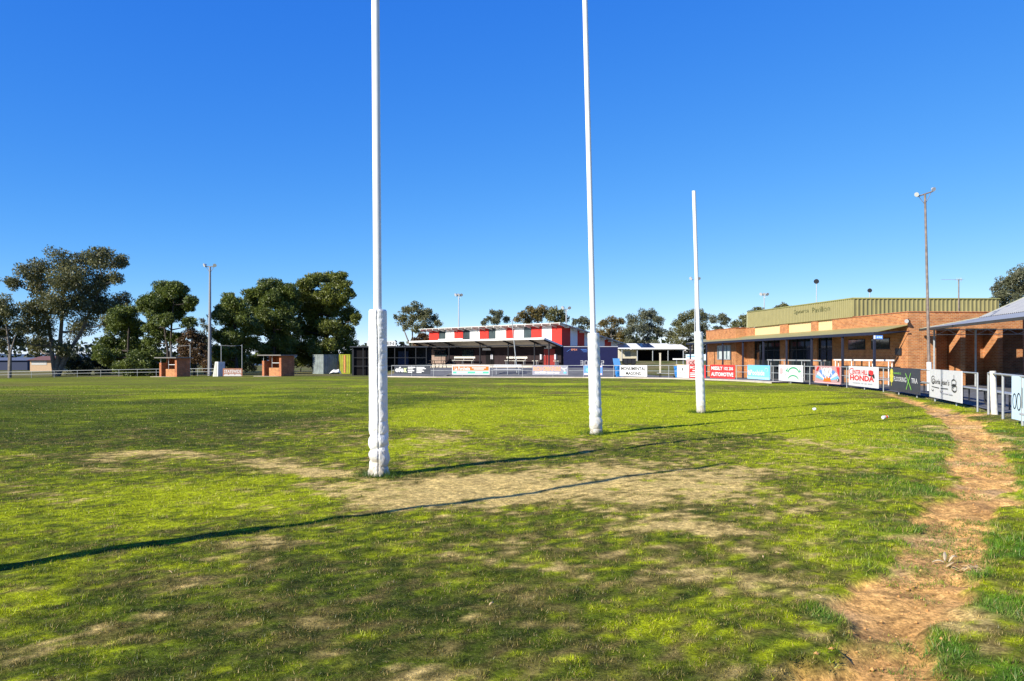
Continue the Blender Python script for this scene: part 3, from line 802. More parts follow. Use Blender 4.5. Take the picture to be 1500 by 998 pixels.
# ------------------------------------------------------------------ sports pavilion (right)
TH = math.radians(3.5)
pz = -.25
pav = thing('sports_pavilion', 'orange brick sports pavilion with olive metal upper storey and long verandah', 'building', (22.0, 43.6, pz), TH)
def Z(zabs): return zabs - pz
PH = Z(4.0)
# facade is the plane x = 0 facing the oval, the end wall is y = 0
b = MB()
b.box(0, .25, .25, 8.97, -.5, PH)                                 # facade: brick with the high windows
b.box(0, 1.63, 0, .25, -.5, PH)                                   # end wall
for y0, y1 in ((11.2, 12.2), (16.2, 17.7)): b.box(0, .25, y0, y1, -.5, Z(4.1))
b.box(0, .25, 23.2, 25.05, -.5, PH)
b.box(-.9, .3, 25.05, 25.3, -.5, PH); b.box(-.9, -.65, 25.3, 33.5, -.5, PH); b.box(-.65, 9, 33.25, 33.5, -.5, PH)
b.box(2.0, 9.4, 1.2, 1.45, -.5, PH)                               # back of the doorway recesses
b.box(1.38, 1.63, .25, 1.2, -.5, PH); 
for x0 in (3.03, 5.2): b.box(x0, x0 + .3, 0, 1.2, -.5, PH - .9)       # fin walls
b.box(1.63, 9.4, 0.003, .25, PH - .9, PH)                            # brick lintel band over the recesses
b.box(1.63, 2.0, 1.2, 1.45, -.5, PH)
b.box(9.15, 9.4, 1.45, 33.25, -.5, PH)
wall = b.build('wall', brick, pav)
MB().box(.3, 9.1, .3, 33.2, PH - .25, PH - .2).build('flat_roof', concrete_grey, pav)
mbc = MB(); mbc.box(-.04, .3, -.04, 9.0, PH, PH + .05).box(.3, 9.45, -.04, .3, PH, PH + .05).box(-.94, .3, 25.0, 33.5, PH, PH + .05)
mbc.build('parapet_capping', brick_red, pav)
# dark glazed openings and the cream panels above
for y0, y1 in ((8.97, 11.2), (12.2, 16.2), (17.7, 23.2)):
    MB().box(.10, .22, y0, y1, Z(3.3), Z(4.1)).build('cream_panel', cream, pav)
    w = MB().box(.14, .20, y0, y1, -.4, Z(3.3)).build('glazed_doors', glass, pav)
    fr = MB(); n = max(2, round((y1 - y0) / 1.3))
    for k in range(n + 1):
        yy = y0 + .03 + (y1 - y0 - .06) * k / n; fr.box(.09, .135, yy - .03, yy + .03, -.4, Z(3.3))
    fr.box(.085, .135, y0, y1, Z(2.0), Z(2.06)); fr.build('door_frame', black, w)
for y0, y1 in ((1.83, 3.9), (4.62, 6.73)):
    w = MB().box(-.03, .05, y0, y1, Z(1.95), Z(2.62)).build('window', black, pav)
    MB().box(-.036, -.031, y0 + .06, (y0 + y1) / 2 - .03, Z(2.0), Z(2.57)).box(-.036, -.031, (y0 + y1) / 2 + .03, y1 - .06, Z(2.0), Z(2.57)).build('pane', glass, w)
MB().box(-.10, -.005, .58, 1.12, Z(1.62), Z(2.0)).build('meter_box', black, pav)
w = MB().box(-.96, -.88, 26.3, 30.0, Z(1.24), Z(2.55)).build('window', mat('window_frame_grey', (.35, .36, .38), .5), pav)
MB().box(-.965, -.961, 26.4, 28.1, Z(1.3), Z(2.5)).box(-.965, -.961, 28.2, 29.9, Z(1.3), Z(2.5)).build('pane', glass_grey, w)
MB().box(-.970, -.966, 26.5, 27.1, Z(1.3), Z(2.5)).box(-.970, -.966, 27.5, 28.0, Z(1.3), Z(2.5)).box(-.970, -.966, 28.4, 29.4, Z(1.3), Z(2.5)).build('curtain', mat('pale_curtain', (.42, .46, .46), .8, var=.2, scale=3), w)
# olive upper storey: real ribs
def ribbed(p0, p1, z0, z1, pitch, depth, flip=1, z0b=None, z1b=None):
    (ax, ay), (bx, by) = p0, p1; L = math.hypot(bx - ax, by - ay); ux, uy = (bx - ax) / L, (by - ay) / L; nx_, ny_ = uy * flip, -ux * flip
    n = int(L / pitch); prof = []
    for k in range(n):
        s0 = L * k / n; q = L / n
        for f, dd in ((0, 0), (.12, depth), (.34, depth), (.46, 0)): prof.append((s0 + f * q, dd))
    prof.append((L, 0))
    mb = MB(); vs = []
    for s_, dd in prof:
        f = s_ / L; za = z0 + ((z0b if z0b is not None else z0) - z0) * f; zb = z1 + ((z1b if z1b is not None else z1) - z1) * f
        x, y = ax + ux * s_ + nx_ * dd, ay + uy * s_ + ny_ * dd; vs += [(x, y, za), (x, y, zb)]
    fs = [(2 * i, 2 * i + 2, 2 * i + 3, 2 * i + 1) for i in range(len(prof) - 1)]
    return mb.add(vs, fs)
zt, zt2, zb_ = Z(5.22), Z(5.36), Z(4.08)
up = MB().hexa([(-.02, 6.14, zb_), (9.6, 6.14, zb_), (9.6, 24.4, zb_), (-.02, 24.4, zb_), (-.02, 6.14, zt - .02), (9.6, 6.14, zt - .02), (9.6, 24.4, zt2 - .02), (-.02, 24.4, zt2 - .02)]).build('upper_storey', olive, pav)
ribbed((-.05, 24.4), (-.05, 6.1), zb_ - .05, zt2, .27, .045, 1, zb_ - .05, zt).build('ribbed_cladding', olive, up)
ribbed((-.05, 6.1), (9.6, 6.1), zb_, zt, .27, .06, 1).build('ribbed_cladding', olive, up)
m_ = MB(); m_.tube([(-.08, 24.45, zt2), (-.08, 6.04, zt), (9.65, 6.04, zt)], .05, 4); m_.build('roof_edge', mat('olive_trim', (.22, .22, .08), .5), up)
MB().box(-.13, -.05, 24.42, 24.56, zb_ - .05, zt2).build('corner_flashing', mat('pale_olive_trim', (.42, .41, .24), .5), up)
# weathered sign lettering on the olive wall (faces -x)
for word, ya, yb in (('Sports', 14.9, 12.4), ('Pavilion', 11.8, 9.1)):
    o = letters(up, word, olive_dark, 0, ya - yb, Z(4.62), Z(4.98), y=-.002)
    o.rotation_euler = (0, 0, -PI / 2); o.location = (-.105, ya, 0)
# verandah
ez, wz = Z(2.86), Z(3.28)
MB().hexa([(-1.95, -.12, ez), (.0, -.12, wz), (.0, 36.5, wz), (-1.95, 36.5, ez), (-1.95, -.12, ez + .04), (.0, -.12, wz + .04), (.0, 36.5, wz + .04), (-1.95, 36.5, ez + .04)]).build('verandah_roof', olive_roof, pav)
g = MB().box(-2.03, -1.952, -.16, 36.5, ez - .14, ez + .03).hexa([(-1.95, -.17, ez - .14), (.0, -.17, wz - .32), (.0, -.125, wz - .32), (-1.95, -.125, ez - .14), (-1.95, -.17, ez + .03), (.0, -.17, ez + .05), (.0, -.125, ez + .05), (-1.95, -.125, ez + .03)])
g.build('gutter', navy_steel, pav)
for y in (0.05, 3.7, 7.9, 11.9, 16.2, 20.6, 25.6, 30.2, 35.5):
    MB().box(-1.95, -1.83, y - .06, y + .06, -.5, ez - .0).build('verandah_post', navy_steel, pav, bevel=.01)
MB().box(-1.98, -1.85, 36.2, 36.4, ez - .1, ez).build('end_bracket', navy_steel, pav)
# floodlight on the corner and small blue sign
fl = MB().tube([(-.12, -.14, Z(3.55)), (-.24, -.30, Z(3.48))], [.07, .11], 12).build('flood_lamp', lampw, pav)
MB().box(-.06, .02, -.10, .02, Z(3.5), Z(3.62)).build('lamp_bracket', black, fl)
sg = thing('hanging_sign', 'small blue and white sign under the near corner of the verandah', 'sign', (20.08, 43.30, Z(2.50) + pz), 0)
MB().box(-.12, .38, -.012, .012, 0, .2).build('panel', cobalt, sg); MB().box(-.12, -.02, -.02, -.014, .0, .2).build('stripe', signwhite, sg)
MB().box(.05, .12, -.02, -.014, .05, .14).box(.15, .22, -.02, -.014, .06, .15).box(.25, .33, -.02, -.014, .05, .14).build('emblem', paleblue, sg)
MB().tube([(.1, 0, .2), (.1, 0, .34)], .008, 6).build('hanger', black, sg)

def to_world(px_, py_): 
    return (22.0 + math.cos(TH) * px_ - math.sin(TH) * py_, 43.6 + math.sin(TH) * px_ + math.cos(TH) * py_)
def leaner(y0, y1, label, m, zt_):
    p = to_world(-.75, y1); t = thing('bar_table', label, 'table', (p[0], p[1], tz(*p) + .03), TH - PI / 2, None)
    L = y1 - y0; h = zt_ - (tz(*p) + .03)
    MB().box(0, L, -.16, .16, h - .09, h).build('tabletop', m, t, bevel=.01)
    for k in range(4):
        x = .15 + (L - .3) * k / 3
        MB().tube([(x, -.1, 0), (x, -.1, h - .09)], .03, 8).tube([(x, .1, 0), (x, .1, h - .09)], .03, 8).box(x - .02, x + .02, -.1, .1, .28, .33).build('leg', white if m is white else galv, t)
leaner(.3, 6.9, 'long white bar table below the high windows of the brick pavilion', white, 1.36)
leaner(8.6, 18.0, 'long grey bar table before the dark glass doors of the pavilion', galv_light, 1.30)

# television aerial and the poles behind
p = to_world(3.75, 1.0)
t = thing('television_aerial', 'thin television aerial on a brown mast above the brick parapet', 'aerial', (p[0] - .15, p[1], 3.95))
MB().tube([(0, 0, -.1), (0, 0, 2.0)], .035, 8).build('mast', rusty, t)
m_ = MB().tube([(-1.0, 0, 1.98), (.18, 0, 1.98)], .012, 6)
for x in (-.1, .0, .1, .16): m_.tube([(x, -.25, 1.98), (x, .25, 1.98)], .008, 6).tube([(x, 0, 1.87), (x, 0, 2.09)], .010, 6)
m_.build('antenna', galv, t)

# ------------------------------------------------------------------ lean-to shed, right edge
ang = math.atan2(22.5 - 19.5, 43.4 - 29.9)
v2 = np.array((math.sin(ang), math.cos(ang))); u2 = np.array((math.cos(ang), -math.sin(ang)))
shed = thing('roofed_shelter', 'open shelter with grey sheet roof at the right edge beside the brick pavilion', 'building', (22.5, 43.2, -.15), -ang)
S = lambda z: z + .15
sk = MB().hexa([(0, -17, S(3.0)), (2.9, -17, S(3.57)), (2.9, .0, S(3.57)), (0, 0, S(3.0)), (0, -17, S(3.06)), (2.9, -17, S(3.63)), (2.9, 0, S(3.63)), (0, 0, S(3.06))])
sk.build('verandah_roof', corr_grey, shed)
rib = MB(); n = 70
vs = []; fs = []
for k in range(n * 4 + 1):
    y = -17 + 17 * k / (n * 4); dd = .035 if k % 4 in (1, 2) else 0
    vs += [(2.9, y, S(3.635) + dd), (9.6, y, S(6.8) + dd)]
for k in range(n * 4): fs.append((2 * k, 2 * k + 1, 2 * k + 3, 2 * k + 2))
rib.add(vs, fs); rib.hexa([(2.9, -17, S(3.57)), (9.6, -17, S(6.73)), (9.6, 0, S(6.73)), (2.9, 0, S(3.57)), (2.9, -17, S(3.57)), (9.6, -17, S(6.78)), (9.6, 0, S(6.78)), (2.9, 0, S(3.57))])
rib.build('roof', corr_grey, shed)
MB().box(-.07, -.004, -17, .04, S(2.94), S(3.06)).build('gutter', mat('brown_gutter', (.05, .045, .038), .6), shed)
MB().tube([(-.02, .03, S(3.05)), (2.9, .03, S(3.63)), (8.5, .03, S(6.35))], .035, 4).build('barge_edge', mat('barge_olive', (.33, .33, .22), .5), shed)
for x, y in ((.55, -.5), (2.55, -.6)): 
    MB().tube([(x, y, -.3), (x, y, S(3.0))], .05, 12).build('post', galv_light, shed)
tr = MB().tube([(.2, -.55, S(2.98)), (9, -.55, S(2.98))], .025, 6).tube([(.2, -.55, S(2.72)), (9, -.55, S(2.72))], .02, 6)
for k in range(18): tr.tube([(.2 + k * .49, -.55, S(2.72) if k % 2 else S(2.98)), (.69 + k * .49, -.55, S(2.98) if k % 2 else S(2.72))], .012, 6)
tr.build('truss', galv, shed)
MB().box(5.0, 12, -.35, -.1, -.3, S(3.5)).build('back_wall', brick_brown, shed)
MB().box(3.9, 4.7, -.85, -.3, -.3, .78).build('brick_plinth', brick_brown, shed)
p = np.array((22.5, 43.2)) + u2 * 5.7 - v2 * 1.1
plank_bench(0, 0, 0, 'white topped bench against the dark brick wall under the shelter', h=.55, m=white, at=p, rot=-ang, length=1.9, leg=galv, nlegs=2, group=None, back=True)

# ------------------------------------------------------------------ floodlight poles
def flood_pole(px, Y, py_top, label, r0, r1, m, lean=0., arm=.55, lamps=2, tilt=0., lm=lampw, zbase=None, sleeve=False, lampsize=.22, face=-1):
    x, y = ground_at(px, Y); z0 = tz(x, y) if zbase is None else zbase
    H_ = EYE + (HY - py_top) / F * Y - z0
    t = thing('floodlight_pole', label, 'light pole', (x, y, z0), 0, 'floodlight poles round the oval')
    MB().tube([(0, 0, -.3), (lean * .5, 0, H_ * .5), (lean, 0, H_)], [r0, (r0 + r1) / 2, r1], 14).build('pole', m, t)
    a = MB().tube([(lean - arm, 0, H_ + .02 - tilt), (lean + arm, 0, H_ + .02 + tilt)], max(.03, r1 * .5), 8)
    a.tube([(lean - arm * .8, 0, H_ - tilt * .8), (lean, 0, H_ - arm * 1.3)], max(.012, r1 * .25), 6).tube([(lean + arm * .8, 0, H_ + tilt * .8), (lean, 0, H_ - arm * 1.3)], max(.012, r1 * .25), 6)
    a.build('cross_arm', m, t)
    for k in range(lamps):
        f = -1 + 2 * k / max(1, lamps - 1) if lamps > 1 else 0
        c = Vector((lean + f * arm, 0, H_ + .05 + f * tilt + lampsize * .8)); d = Vector((f * .5 - .35, face * .8, -.45)).normalized()
        q = lampsize
        l = MB().tube([c - d * q * .8, c - d * q * .1, c + d * q * .7], [q * .35, q * .75, q * 1.05], 12).tube([(c.x, c.y, c.z), (lean + f * arm, 0, H_ + f * tilt)], .02, 6)
        lo = l.build('lamp', lm, t)
    if sleeve:
        MB().tube([(0, 0, -.1), (lean * .14, 0, 1.35)], [r0 * 1.6, r0 * 1.5], 14).build('painted_sleeve', white, t)
    return t
greyblue = mat('grey_pole', (.22, .215, .225), .7, var=.1)
flood_pole(307, 88, 391, 'thick tapered grey floodlight pole at the left between the two brick dugouts',   .215, .105, greyblue, .05, .55, 2, 0, lampsize=.20)
flood_pole(1362, 36, 285, 'rusty floodlight pole with tilted cross arm and white sleeve before the brick pavilion', .072, .048, rusty, -.22, .36, 2, .12, sleeve=True, lampsize=.10)
flood_pole(672, 125, 434, 'thin floodlight pole behind the left end of the striped clubhouse', .13, .08, galv, 0, .4, 3, lampsize=.25)
flood_pole(829.5, 118, 453, 'thin floodlight pole behind the right end of the striped clubhouse roof', .12, .08, galv, 0, .45, 2, lampsize=.25)
flood_pole(1119.5, 125, 433, 'thin pale floodlight pole behind the left end of the olive storey', .12, .07, galv, 0, .45, 3, lampsize=.25)
flood_pole(1196, 95, 415, 'floodlight pole with one dark lamp above the middle of the olive storey', .08, .05, galv, 0, .15, 1, lm=charcoal, lampsize=.30)
flood_pole(1274, 95, 428, 'floodlight pole with one dark lamp above the near corner of the olive storey', .08, .05, galv, 0, .15, 1, lm=charcoal, lampsize=.26)
flood_pole(1018, 125, 410, 'floodlight pole hidden behind the short behind post, lamp showing left', .12, .07, galv, 0, .6, 2, lampsize=.25)
# leaning slim pole and its kin near the clubhouse
x, y = ground_at(758, 73.5)
t = tag(MB().tube([(0, 0, -.3), (-.52, 0, 5.0)], [.055, .045], 10).build('flagpole', galv_light), 'slim pale pole leaning left in front of the striped clubhouse', 'pole'); t.location = (x, y, tz(x, y))

# ------------------------------------------------------------------ striped clubhouse
cb_r = math.atan2(-.757, .653)
CL = 23.7
fl_z = .62
club = thing('clubhouse', 'clubhouse with red and white striped upper walls and a raised white verandah', 'building', (-10.4, 98.0, fl_z), cb_r)
C_ = lambda z: z - fl_z
def ct(px):                                             # position along the front wall seen on this bearing
    r = (px - CX) / F
    return (98 * r + 10.4) / (.653 + .757 * r)
zr0, zr1 = 4.80, 4.95
# lower storey
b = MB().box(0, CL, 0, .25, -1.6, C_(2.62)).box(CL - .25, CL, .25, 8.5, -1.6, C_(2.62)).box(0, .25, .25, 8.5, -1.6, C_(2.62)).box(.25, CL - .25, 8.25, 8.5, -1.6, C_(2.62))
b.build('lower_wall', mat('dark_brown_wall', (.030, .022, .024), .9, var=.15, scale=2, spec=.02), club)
MB().box(-.2, .0, -2.5, .25, -1.6, C_(2.6)).build('wing_wall', brick_brown, club)
MB().box(.02, 3.6, -.06, -.004, -1.6, C_(2.4)).build('brick_facing', brick_brown, club)
# upper panels
edges = [(178, 268, 'r'), (268, 330, 'w'), (330, 408, 'W'), (408, 488, 'r'), (488, 552, 'w'), (552, 640, 'W'), (640, 722, 'r'), (722, 788, 'w'), (788, 882, 'W'), (882, 957, 'r'), (957, 1045, 'W'), (1045, 1115, 'w'), (1115, 1212, 'r'), (1212, 1300, 'W'), (1300, 1400, 'r')]
for k, (xa, xb, kind) in enumerate(edges):
    t0, t1 = max(0, ct(600 + xa / 6.25)), min(CL, ct(600 + xb / 6.25))
    if kind == 'w':
        f = MB().box(t0, t1, .06, .2, C_(2.6), C_(4.86)).build('window', charcoal, club)
        MB().box(t0 + .06, t1 - .06, .04, .056, C_(2.7), C_(4.8)).build('pane', mat('clerestory_glass', (.045, .062, .068), .15, var=.3, scale=.8, spec=.5), f)
    else:
        MB().box(t0, t1, 0, .2, C_(2.625), C_(4.86)).build('red_panel' if kind == 'r' else 'white_panel', redp if kind == 'r' else whitep, club)
def roof_z(y): return 4.9 - (y + .9) * .205
n = 8
for k in range(n):
    y0, y1 = .2 + 8.3 * k / n, .2 + 8.3 * (k + 1) / n
    MB().hexa([(CL - .2, y0, C_(2.625)), (CL, y0, C_(2.625)), (CL, y1, C_(2.625)), (CL - .2, y1, C_(2.625)), (CL - .2, y0, C_(roof_z(y0) - .02)), (CL, y0, C_(roof_z(y0) - .02)), (CL, y1, C_(roof_z(y1) - .02)), (CL - .2, y1, C_(roof_z(y1) - .02))]
              ).build('red_panel' if k % 2 == 0 else 'white_panel', redp if k % 2 == 0 else whitep, club)
MB().box(0, .2, .2, 8.4, C_(2.625), C_(3.0)).build('gable_panel', whitep, club)
roof = MB().hexa([(-.8, -.9, C_(4.88)), (CL + .7, -.9, C_(4.88)), (CL + .7, 9.2, C_(2.83)), (-.8, 9.2, C_(2.83)), (-.8, -.9, C_(4.96)), (CL + .7, -.9, C_(4.96)), (CL + .7, 9.2, C_(2.91)), (-.8, 9.2, C_(2.91))]).build('roof', mat('white_roof', (.52, .51, .47), .5), club)
rf = MB(); n = 19
for k in range(n + 1):
    x = -.6 + (CL + 1.1) * k / n
    rf.hexa([(x - .04, -.86, C_(4.72)), (x + .04, -.86, C_(4.72)), (x + .04, -.002, C_(4.50)), (x - .04, -.002, C_(4.50)), (x - .04, -.86, C_(4.875)), (x + .04, -.86, C_(4.875)), (x + .04, -.002, C_(4.69)), (x - .04, -.002, C_(4.69))])
for k in range(8):
    y = .4 + k * 1.1; rf.box(CL + .002, CL + .62, y - .04, y + .04, C_(roof_z(y) - .2), C_(roof_z(y) - .03))
rf.build('rafter', mat('rafter_white', (.66, .66, .63), .6), roof)
# verandah: rises towards the oval
VD = 2.5
v = MB().hexa([(-.5, -VD, C_(3.30)), (CL + .05, -VD, C_(3.30)), (CL + .05, -.01, C_(2.56)), (-.5, -.01, C_(2.56)), (-.5, -VD, C_(3.36)), (CL + .05, -VD, C_(3.36)), (CL + .05, -.01, C_(2.62)), (-.5, -.01, C_(2.62))]).build('verandah_roof', soffit, club)
MB().box(-.55, CL + .1, -VD - .06, -VD - .003, C_(3.24), C_(3.42)).hexa([(CL + .052, -VD, C_(3.24)), (CL + .11, -VD, C_(3.24)), (CL + .11, -.01, C_(2.50)), (CL + .052, -.01, C_(2.50)), (CL + .052, -VD, C_(3.42)), (CL + .11, -VD, C_(3.42)), (CL + .11, -.01, C_(2.66)), (CL + .052, -.01, C_(2.66))]).build('fascia', whitep, v)
MB().box(ct(668), ct(704), -VD - .10, -VD - .063, C_(3.30), C_(3.56)).build('name_board', whitep, v)
MB().box(ct(668) + .5, ct(704) - .5, -VD - .105, -VD - .102, C_(3.40), C_(3.45)).build('faint_lettering', sand, v)
for px in (603, 625, 641, 669, 714, 755, 793, 820):
    x = min(ct(px) + .8, CL - .1)
    MB().box(x - .05, x + .05, -1.75, -1.65, -.5, C_(3.1)).build('verandah_post', black, club)
    MB().hexa([(x - .04, -VD + .05, C_(3.12)), (x + .04, -VD + .05, C_(3.12)), (x + .04, -.02, C_(2.36)), (x - .04, -.02, C_(2.36)), (x - .04, -VD + .05, C_(3.29)), (x + .04, -VD + .05, C_(3.29)), (x + .04, -.02, C_(2.55)), (x - .04, -.02, C_(2.55))]).build('verandah_beam', black, club)
MB().box(-.3, CL, -1.78, -1.62, C_(2.62), C_(2.74)).build('verandah_beam', black, club)
MB().box(-.6, CL + .3, -4.2, -.062, -1.6, 0).build('terrace', concrete, club)
d = MB().box(ct(797), ct(813), -.05, -.004, 0, C_(2.28)).build('door', mat('dark_red_door', (.20, .018, .015), .5), club)
MB().tube([(ct(798.5), -.08, .95), (ct(798.5), -.08, 1.15)], .02, 6).build('handle', galv, d)
d = MB().box(ct(712), ct(724), -.05, -.004, 0, C_(2.1)).build('door', interior, club)
MB().box(ct(720) - .1, ct(722.5), -.07, -.052, .6, 1.15).build('notice', grey, d)
sgn = MB().box(ct(798), ct(808.5), -.09, -.006, C_(2.34), C_(2.62)).build('door_sign', signwhite, club)
letters(sgn, 'HOME', grey, ct(799), ct(807.5), C_(2.40), C_(2.56), y=-.094)
sgn = MB().box(ct(707.5), ct(718.8), -.09, -.006, C_(2.22), C_(2.46)).build('door_sign', signwhite, club)
letters(sgn, 'AWAY', grey, ct(709), ct(718), C_(2.28), C_(2.42), y=-.094)
for px in (794, 815): MB().box(ct(px) - .12, ct(px) + .12, -.2, -.006, C_(1.2), C_(1.75)).build('wall_dispenser', grey, club)
for px0, px1 in ((637, 655), (678, 694)): MB().box(ct(px0), ct(px1), -.075, -.062 + .05, C_(1.5), C_(2.3)).build('window', glass, club)
def club_pt(x, y):
    c, s_ = math.cos(cb_r), math.sin(cb_r); return (-10.4 + c * x - s_ * y, 98 + s_ * x + c * y)
for px0, px1, lab, yy, back in ((671, 702, 'pale backed bench under the left half of the clubhouse verandah', -1.2, True), (748, 778, 'pale backed bench beside the dark red door under the verandah', -1.2, True),
                          (781, 790, 'low pale bench left of the dark red door', -.5, False), (812, 826, 'low pale bench right of the dark red door', -.5, False)):
    x0, x1 = ct(px0) + .5, min(ct(px1) + .5, CL + .2)
    plank_bench(0, 0, 0, lab, h=.46, back=back, m=mat('bench_cream', (.62, .60, .52), .6), at=club_pt(x0, yy), rot=cb_r, length=x1 - x0, leg=galv, nlegs=3 if back else 2, group='benches on the clubhouse terrace', z=fl_z + .004)
plank_bench(0, 0, 0, 'white slatted bench on the asphalt beside the orange and green board', h=.5, back=True, m=white, at=ground_at(723, 73), rot=-.05, length=2.6, leg=galv, nlegs=3, group=None)
for px, Y, lab in ((643, 79, 'dark picnic table at the left end of the clubhouse terrace'),):
    x, y = ground_at(px, Y); t = thing('picnic_table', lab, 'table', (x, y, tz(x, y)), -.3)
    MB().box(-.9, .9, -.38, .38, .72, .77).build('tabletop', bark_dark, t)
    for s_ in (-1, 1):
        MB().box(-.9, .9, s_ * .62 - .13, s_ * .62 + .13, .42, .46).build('seat', bark_dark, t)
        MB().tube([(s_ * .6, -.6, 0), (s_ * .6, -.2, .72)], .035, 6).tube([(s_ * .6, .6, 0), (s_ * .6, .2, .72)], .035, 6).tube([(s_ * .6, -.66, .4), (s_ * .6, .66, .4)], .03, 6).build('leg', black, t)

# scoreboard at the clubhouse's right end
x0, y0 = ground_at(825.5, 77.6); x1, _ = ground_at(905, 77.6)
sb = thing('scoreboard', 'large navy scoreboard standing at the right end of the striped clubhouse', 'scoreboard', (x0, y0, 0))
W_ = x1 - x0
MB().box(0, W_, -.1, .1, .0, 2.47).build('board', navy, sb)
MB().box(0, W_, -.13, .12, 2.472, 2.53).build('top_trim', grey, sb)
for x in (.4, W_ - .4): MB().box(x - .06, x + .06, .102, .22, -.8, 2.3).build('support', black, sb)
letters(sb, 'EFEX', coral, .75, 1.35, 2.12, 2.28, y=-.104); MB().box(1.7, 2.3, -.105, -.103, 2.2, 2.24).box(1.8, 2.35, -.105, -.103, 2.08, 2.11).box(1.95, 2.3, -.105, -.103, 1.97, 2.0).build('small_print', cobalt, sb)
MB().tube([(.3, -.105, 2.0), (.5, -.105, 2.12), (.7, -.105, 2.25)], .012, 4).build('emblem', cobalt, sb)
dg = MB()
def seg7(x, z, w, h, on):
    q = .05
    B = {'a': (x, x + w, z + h - q, z + h), 'd': (x, x + w, z, z + q), 'g': (x, x + w, z + h / 2 - q / 2, z + h / 2 + q / 2), 'f': (x, x + q, z + h / 2, z + h), 'e': (x, x + q, z, z + h / 2), 'b': (x + w - q, x + w, z + h / 2, z + h), 'c': (x + w - q, x + w, z, z + h / 2)}
    for k in on: a = B[k]; dg.box(a[0], a[1], -.112 - .001 * 'abcdefg'.index(k), -.102, a[2], a[3])
seg7(1.66, .66, .28, .45, 'abcdg'); seg7(2.08, .66, .30, .45, 'abcdef'); seg7(3.7, .66, .28, .45, 'abdeg')
dg.build('digits', signwhite, sb)

# ------------------------------------------------------------------ caged enclosure with its name board, left of the clubhouse
x0, y0 = ground_at(536, 88); x1, _ = ground_at(627, 88)
cg = thing('bar_enclosure', 'dark flat roofed enclosure with black mesh sides left of the clubhouse', 'building', (x0, y0, -.75))
W_ = x1 - x0
MB().box(-1.8, W_, -.1, 5, 3.3, 3.42).build('roof', charcoal, cg)
MB().box(-1.6, W_ - .1, 4.7, 4.9, 0, 3.3).box(-1.6, -1.4, .2, 4.7, 0, 3.3).build('shade_cloth', mat('shade_cloth', (.02, .022, .03), .9), cg)
for k in range(8): 
    x = -1.5 + (W_ + 1.3) * k / 7; MB().box(x - .04, x + .04, 0, .08, 0, 3.3).build('post', black, cg)
MB().box(-1.5, W_ - .2, .02, .06, 1.15, 1.22).box(-1.5, W_ - .2, .02, .06, 2.1, 2.16).build('mesh_rail', black, cg)
MB().box(W_ * .45, W_ * .62, 3.2, 3.8, .9, 2.9).build('tarpaulin', mat('blue_tarp', (.02, .035, .12), .6), cg)
MB().box(W_ * .70, W_ * .82, .6, 1.2, .7, 1.2).box(W_ * .86, W_ * .99, .6, 1.2, .7, 1.25).build('counter', mat('pale_green_counter', (.26, .34, .31), .6), cg)
MB().box(-1.5, 1.4, .3, .5, 0, 3.2).build('dark_screen', interior, cg)
a = ground_at(537.5, 87.8); bq = ground_at(579.5, 87.8)
s = Sign(0, 0, 'white board of black capitals on the enclosure roof, mostly behind the nearest post', signwhite, 3.45, 4.0, at=(a, bq), group=None)
s.t.location.z = -.75
s.text('KITCHEN', ink, .06, .94, .22, .80)

# ------------------------------------------------------------------ shipping containers
def container(px, Y, rot, m, label, rust=False):
    x, y = ground_at(px, Y); t = thing('shipping_container', label, 'container', (x, y, tz(x, y)), rot, 'shipping containers left of the goal posts')
    w, h, L = 2.44, 2.6, 6.06
    MB().box(.06, w - .06, .06, L, .12, h - .04).build('body', m, t)
    ribbed((w - .055, .1), (w - .055, L), .14, h - .06, .28, .05, 1).build('side_panel', m, t)
    fr = MB().box(0, .1, 0, .1, 0, h).box(w - .1, w, 0, .1, 0, h).box(.1, w - .1, 0, .1, h - .12, h).box(.1, w - .1, 0, .1, 0, .14).box(w - .05, w, .1, L, h - .12, h).box(w - .05, w, .1, L, 0, .14)
    fr.build('frame', m, t)
    for k, (xa, xb) in enumerate(((.11, w / 2 - .01), (w / 2 + .01, w - .11))):
        d = ribbed((xa, .05), (xb, .05), .15, h - .13, .38, .035, 1).build('door', m, t)
        lb = MB()
        for f in (.3, .75): xx = xa + (xb - xa) * f; lb.tube([(xx, -.01, .1), (xx, -.01, h - .08)], .018, 6)
        lb.build('lock_bar', rusty if rust else galv, d)
    if rust: MB().box(w * .44, w * .60, -.03, -.012, .15, h - .13).build('rusty_panel', mat('rust_orange', (.38, .17, .05), .8, var=.3), t)
    return t
container(458, 106, -.72, mat('faded_grey_container', (.17, .20, .195), .6, var=.3, scale=1.5), 'faded blue grey shipping container under the pines')
container(496.5, 106, -.72, mat('yellow_green_container', (.21, .225, .016), .6, var=.25, scale=1.5), 'yellow green shipping container with rusty doors', True)
x, y = ground_at(491, 104)
rv = RNG.normal(size=(1,))
mb = MB(); P = [(-.75, 0), (-.55, .35), (-.2, .62), (.15, .55), (.5, .68), (.72, .3), (.8, 0)]
for i in range(len(P) - 1):
    (xa, za), (xb, zb2) = P[i], P[i + 1]
    mb.add([(xa, -.4, za * .4), (xb, -.4, zb2 * .4), (xb, 0, zb2), (xa, 0, za), (xb, .45, zb2 * .3), (xa, .45, za * .3)], [(0, 1, 2, 3), (3, 2, 4, 5)], 0, True)
t = tag(mb.build('tarpaulin', white), 'crumpled white tarpaulin on the ground between the two shipping containers', 'tarpaulin'); t.location = (x, y, tz(x, y))
x, y = ground_at(491.5, 106.5)
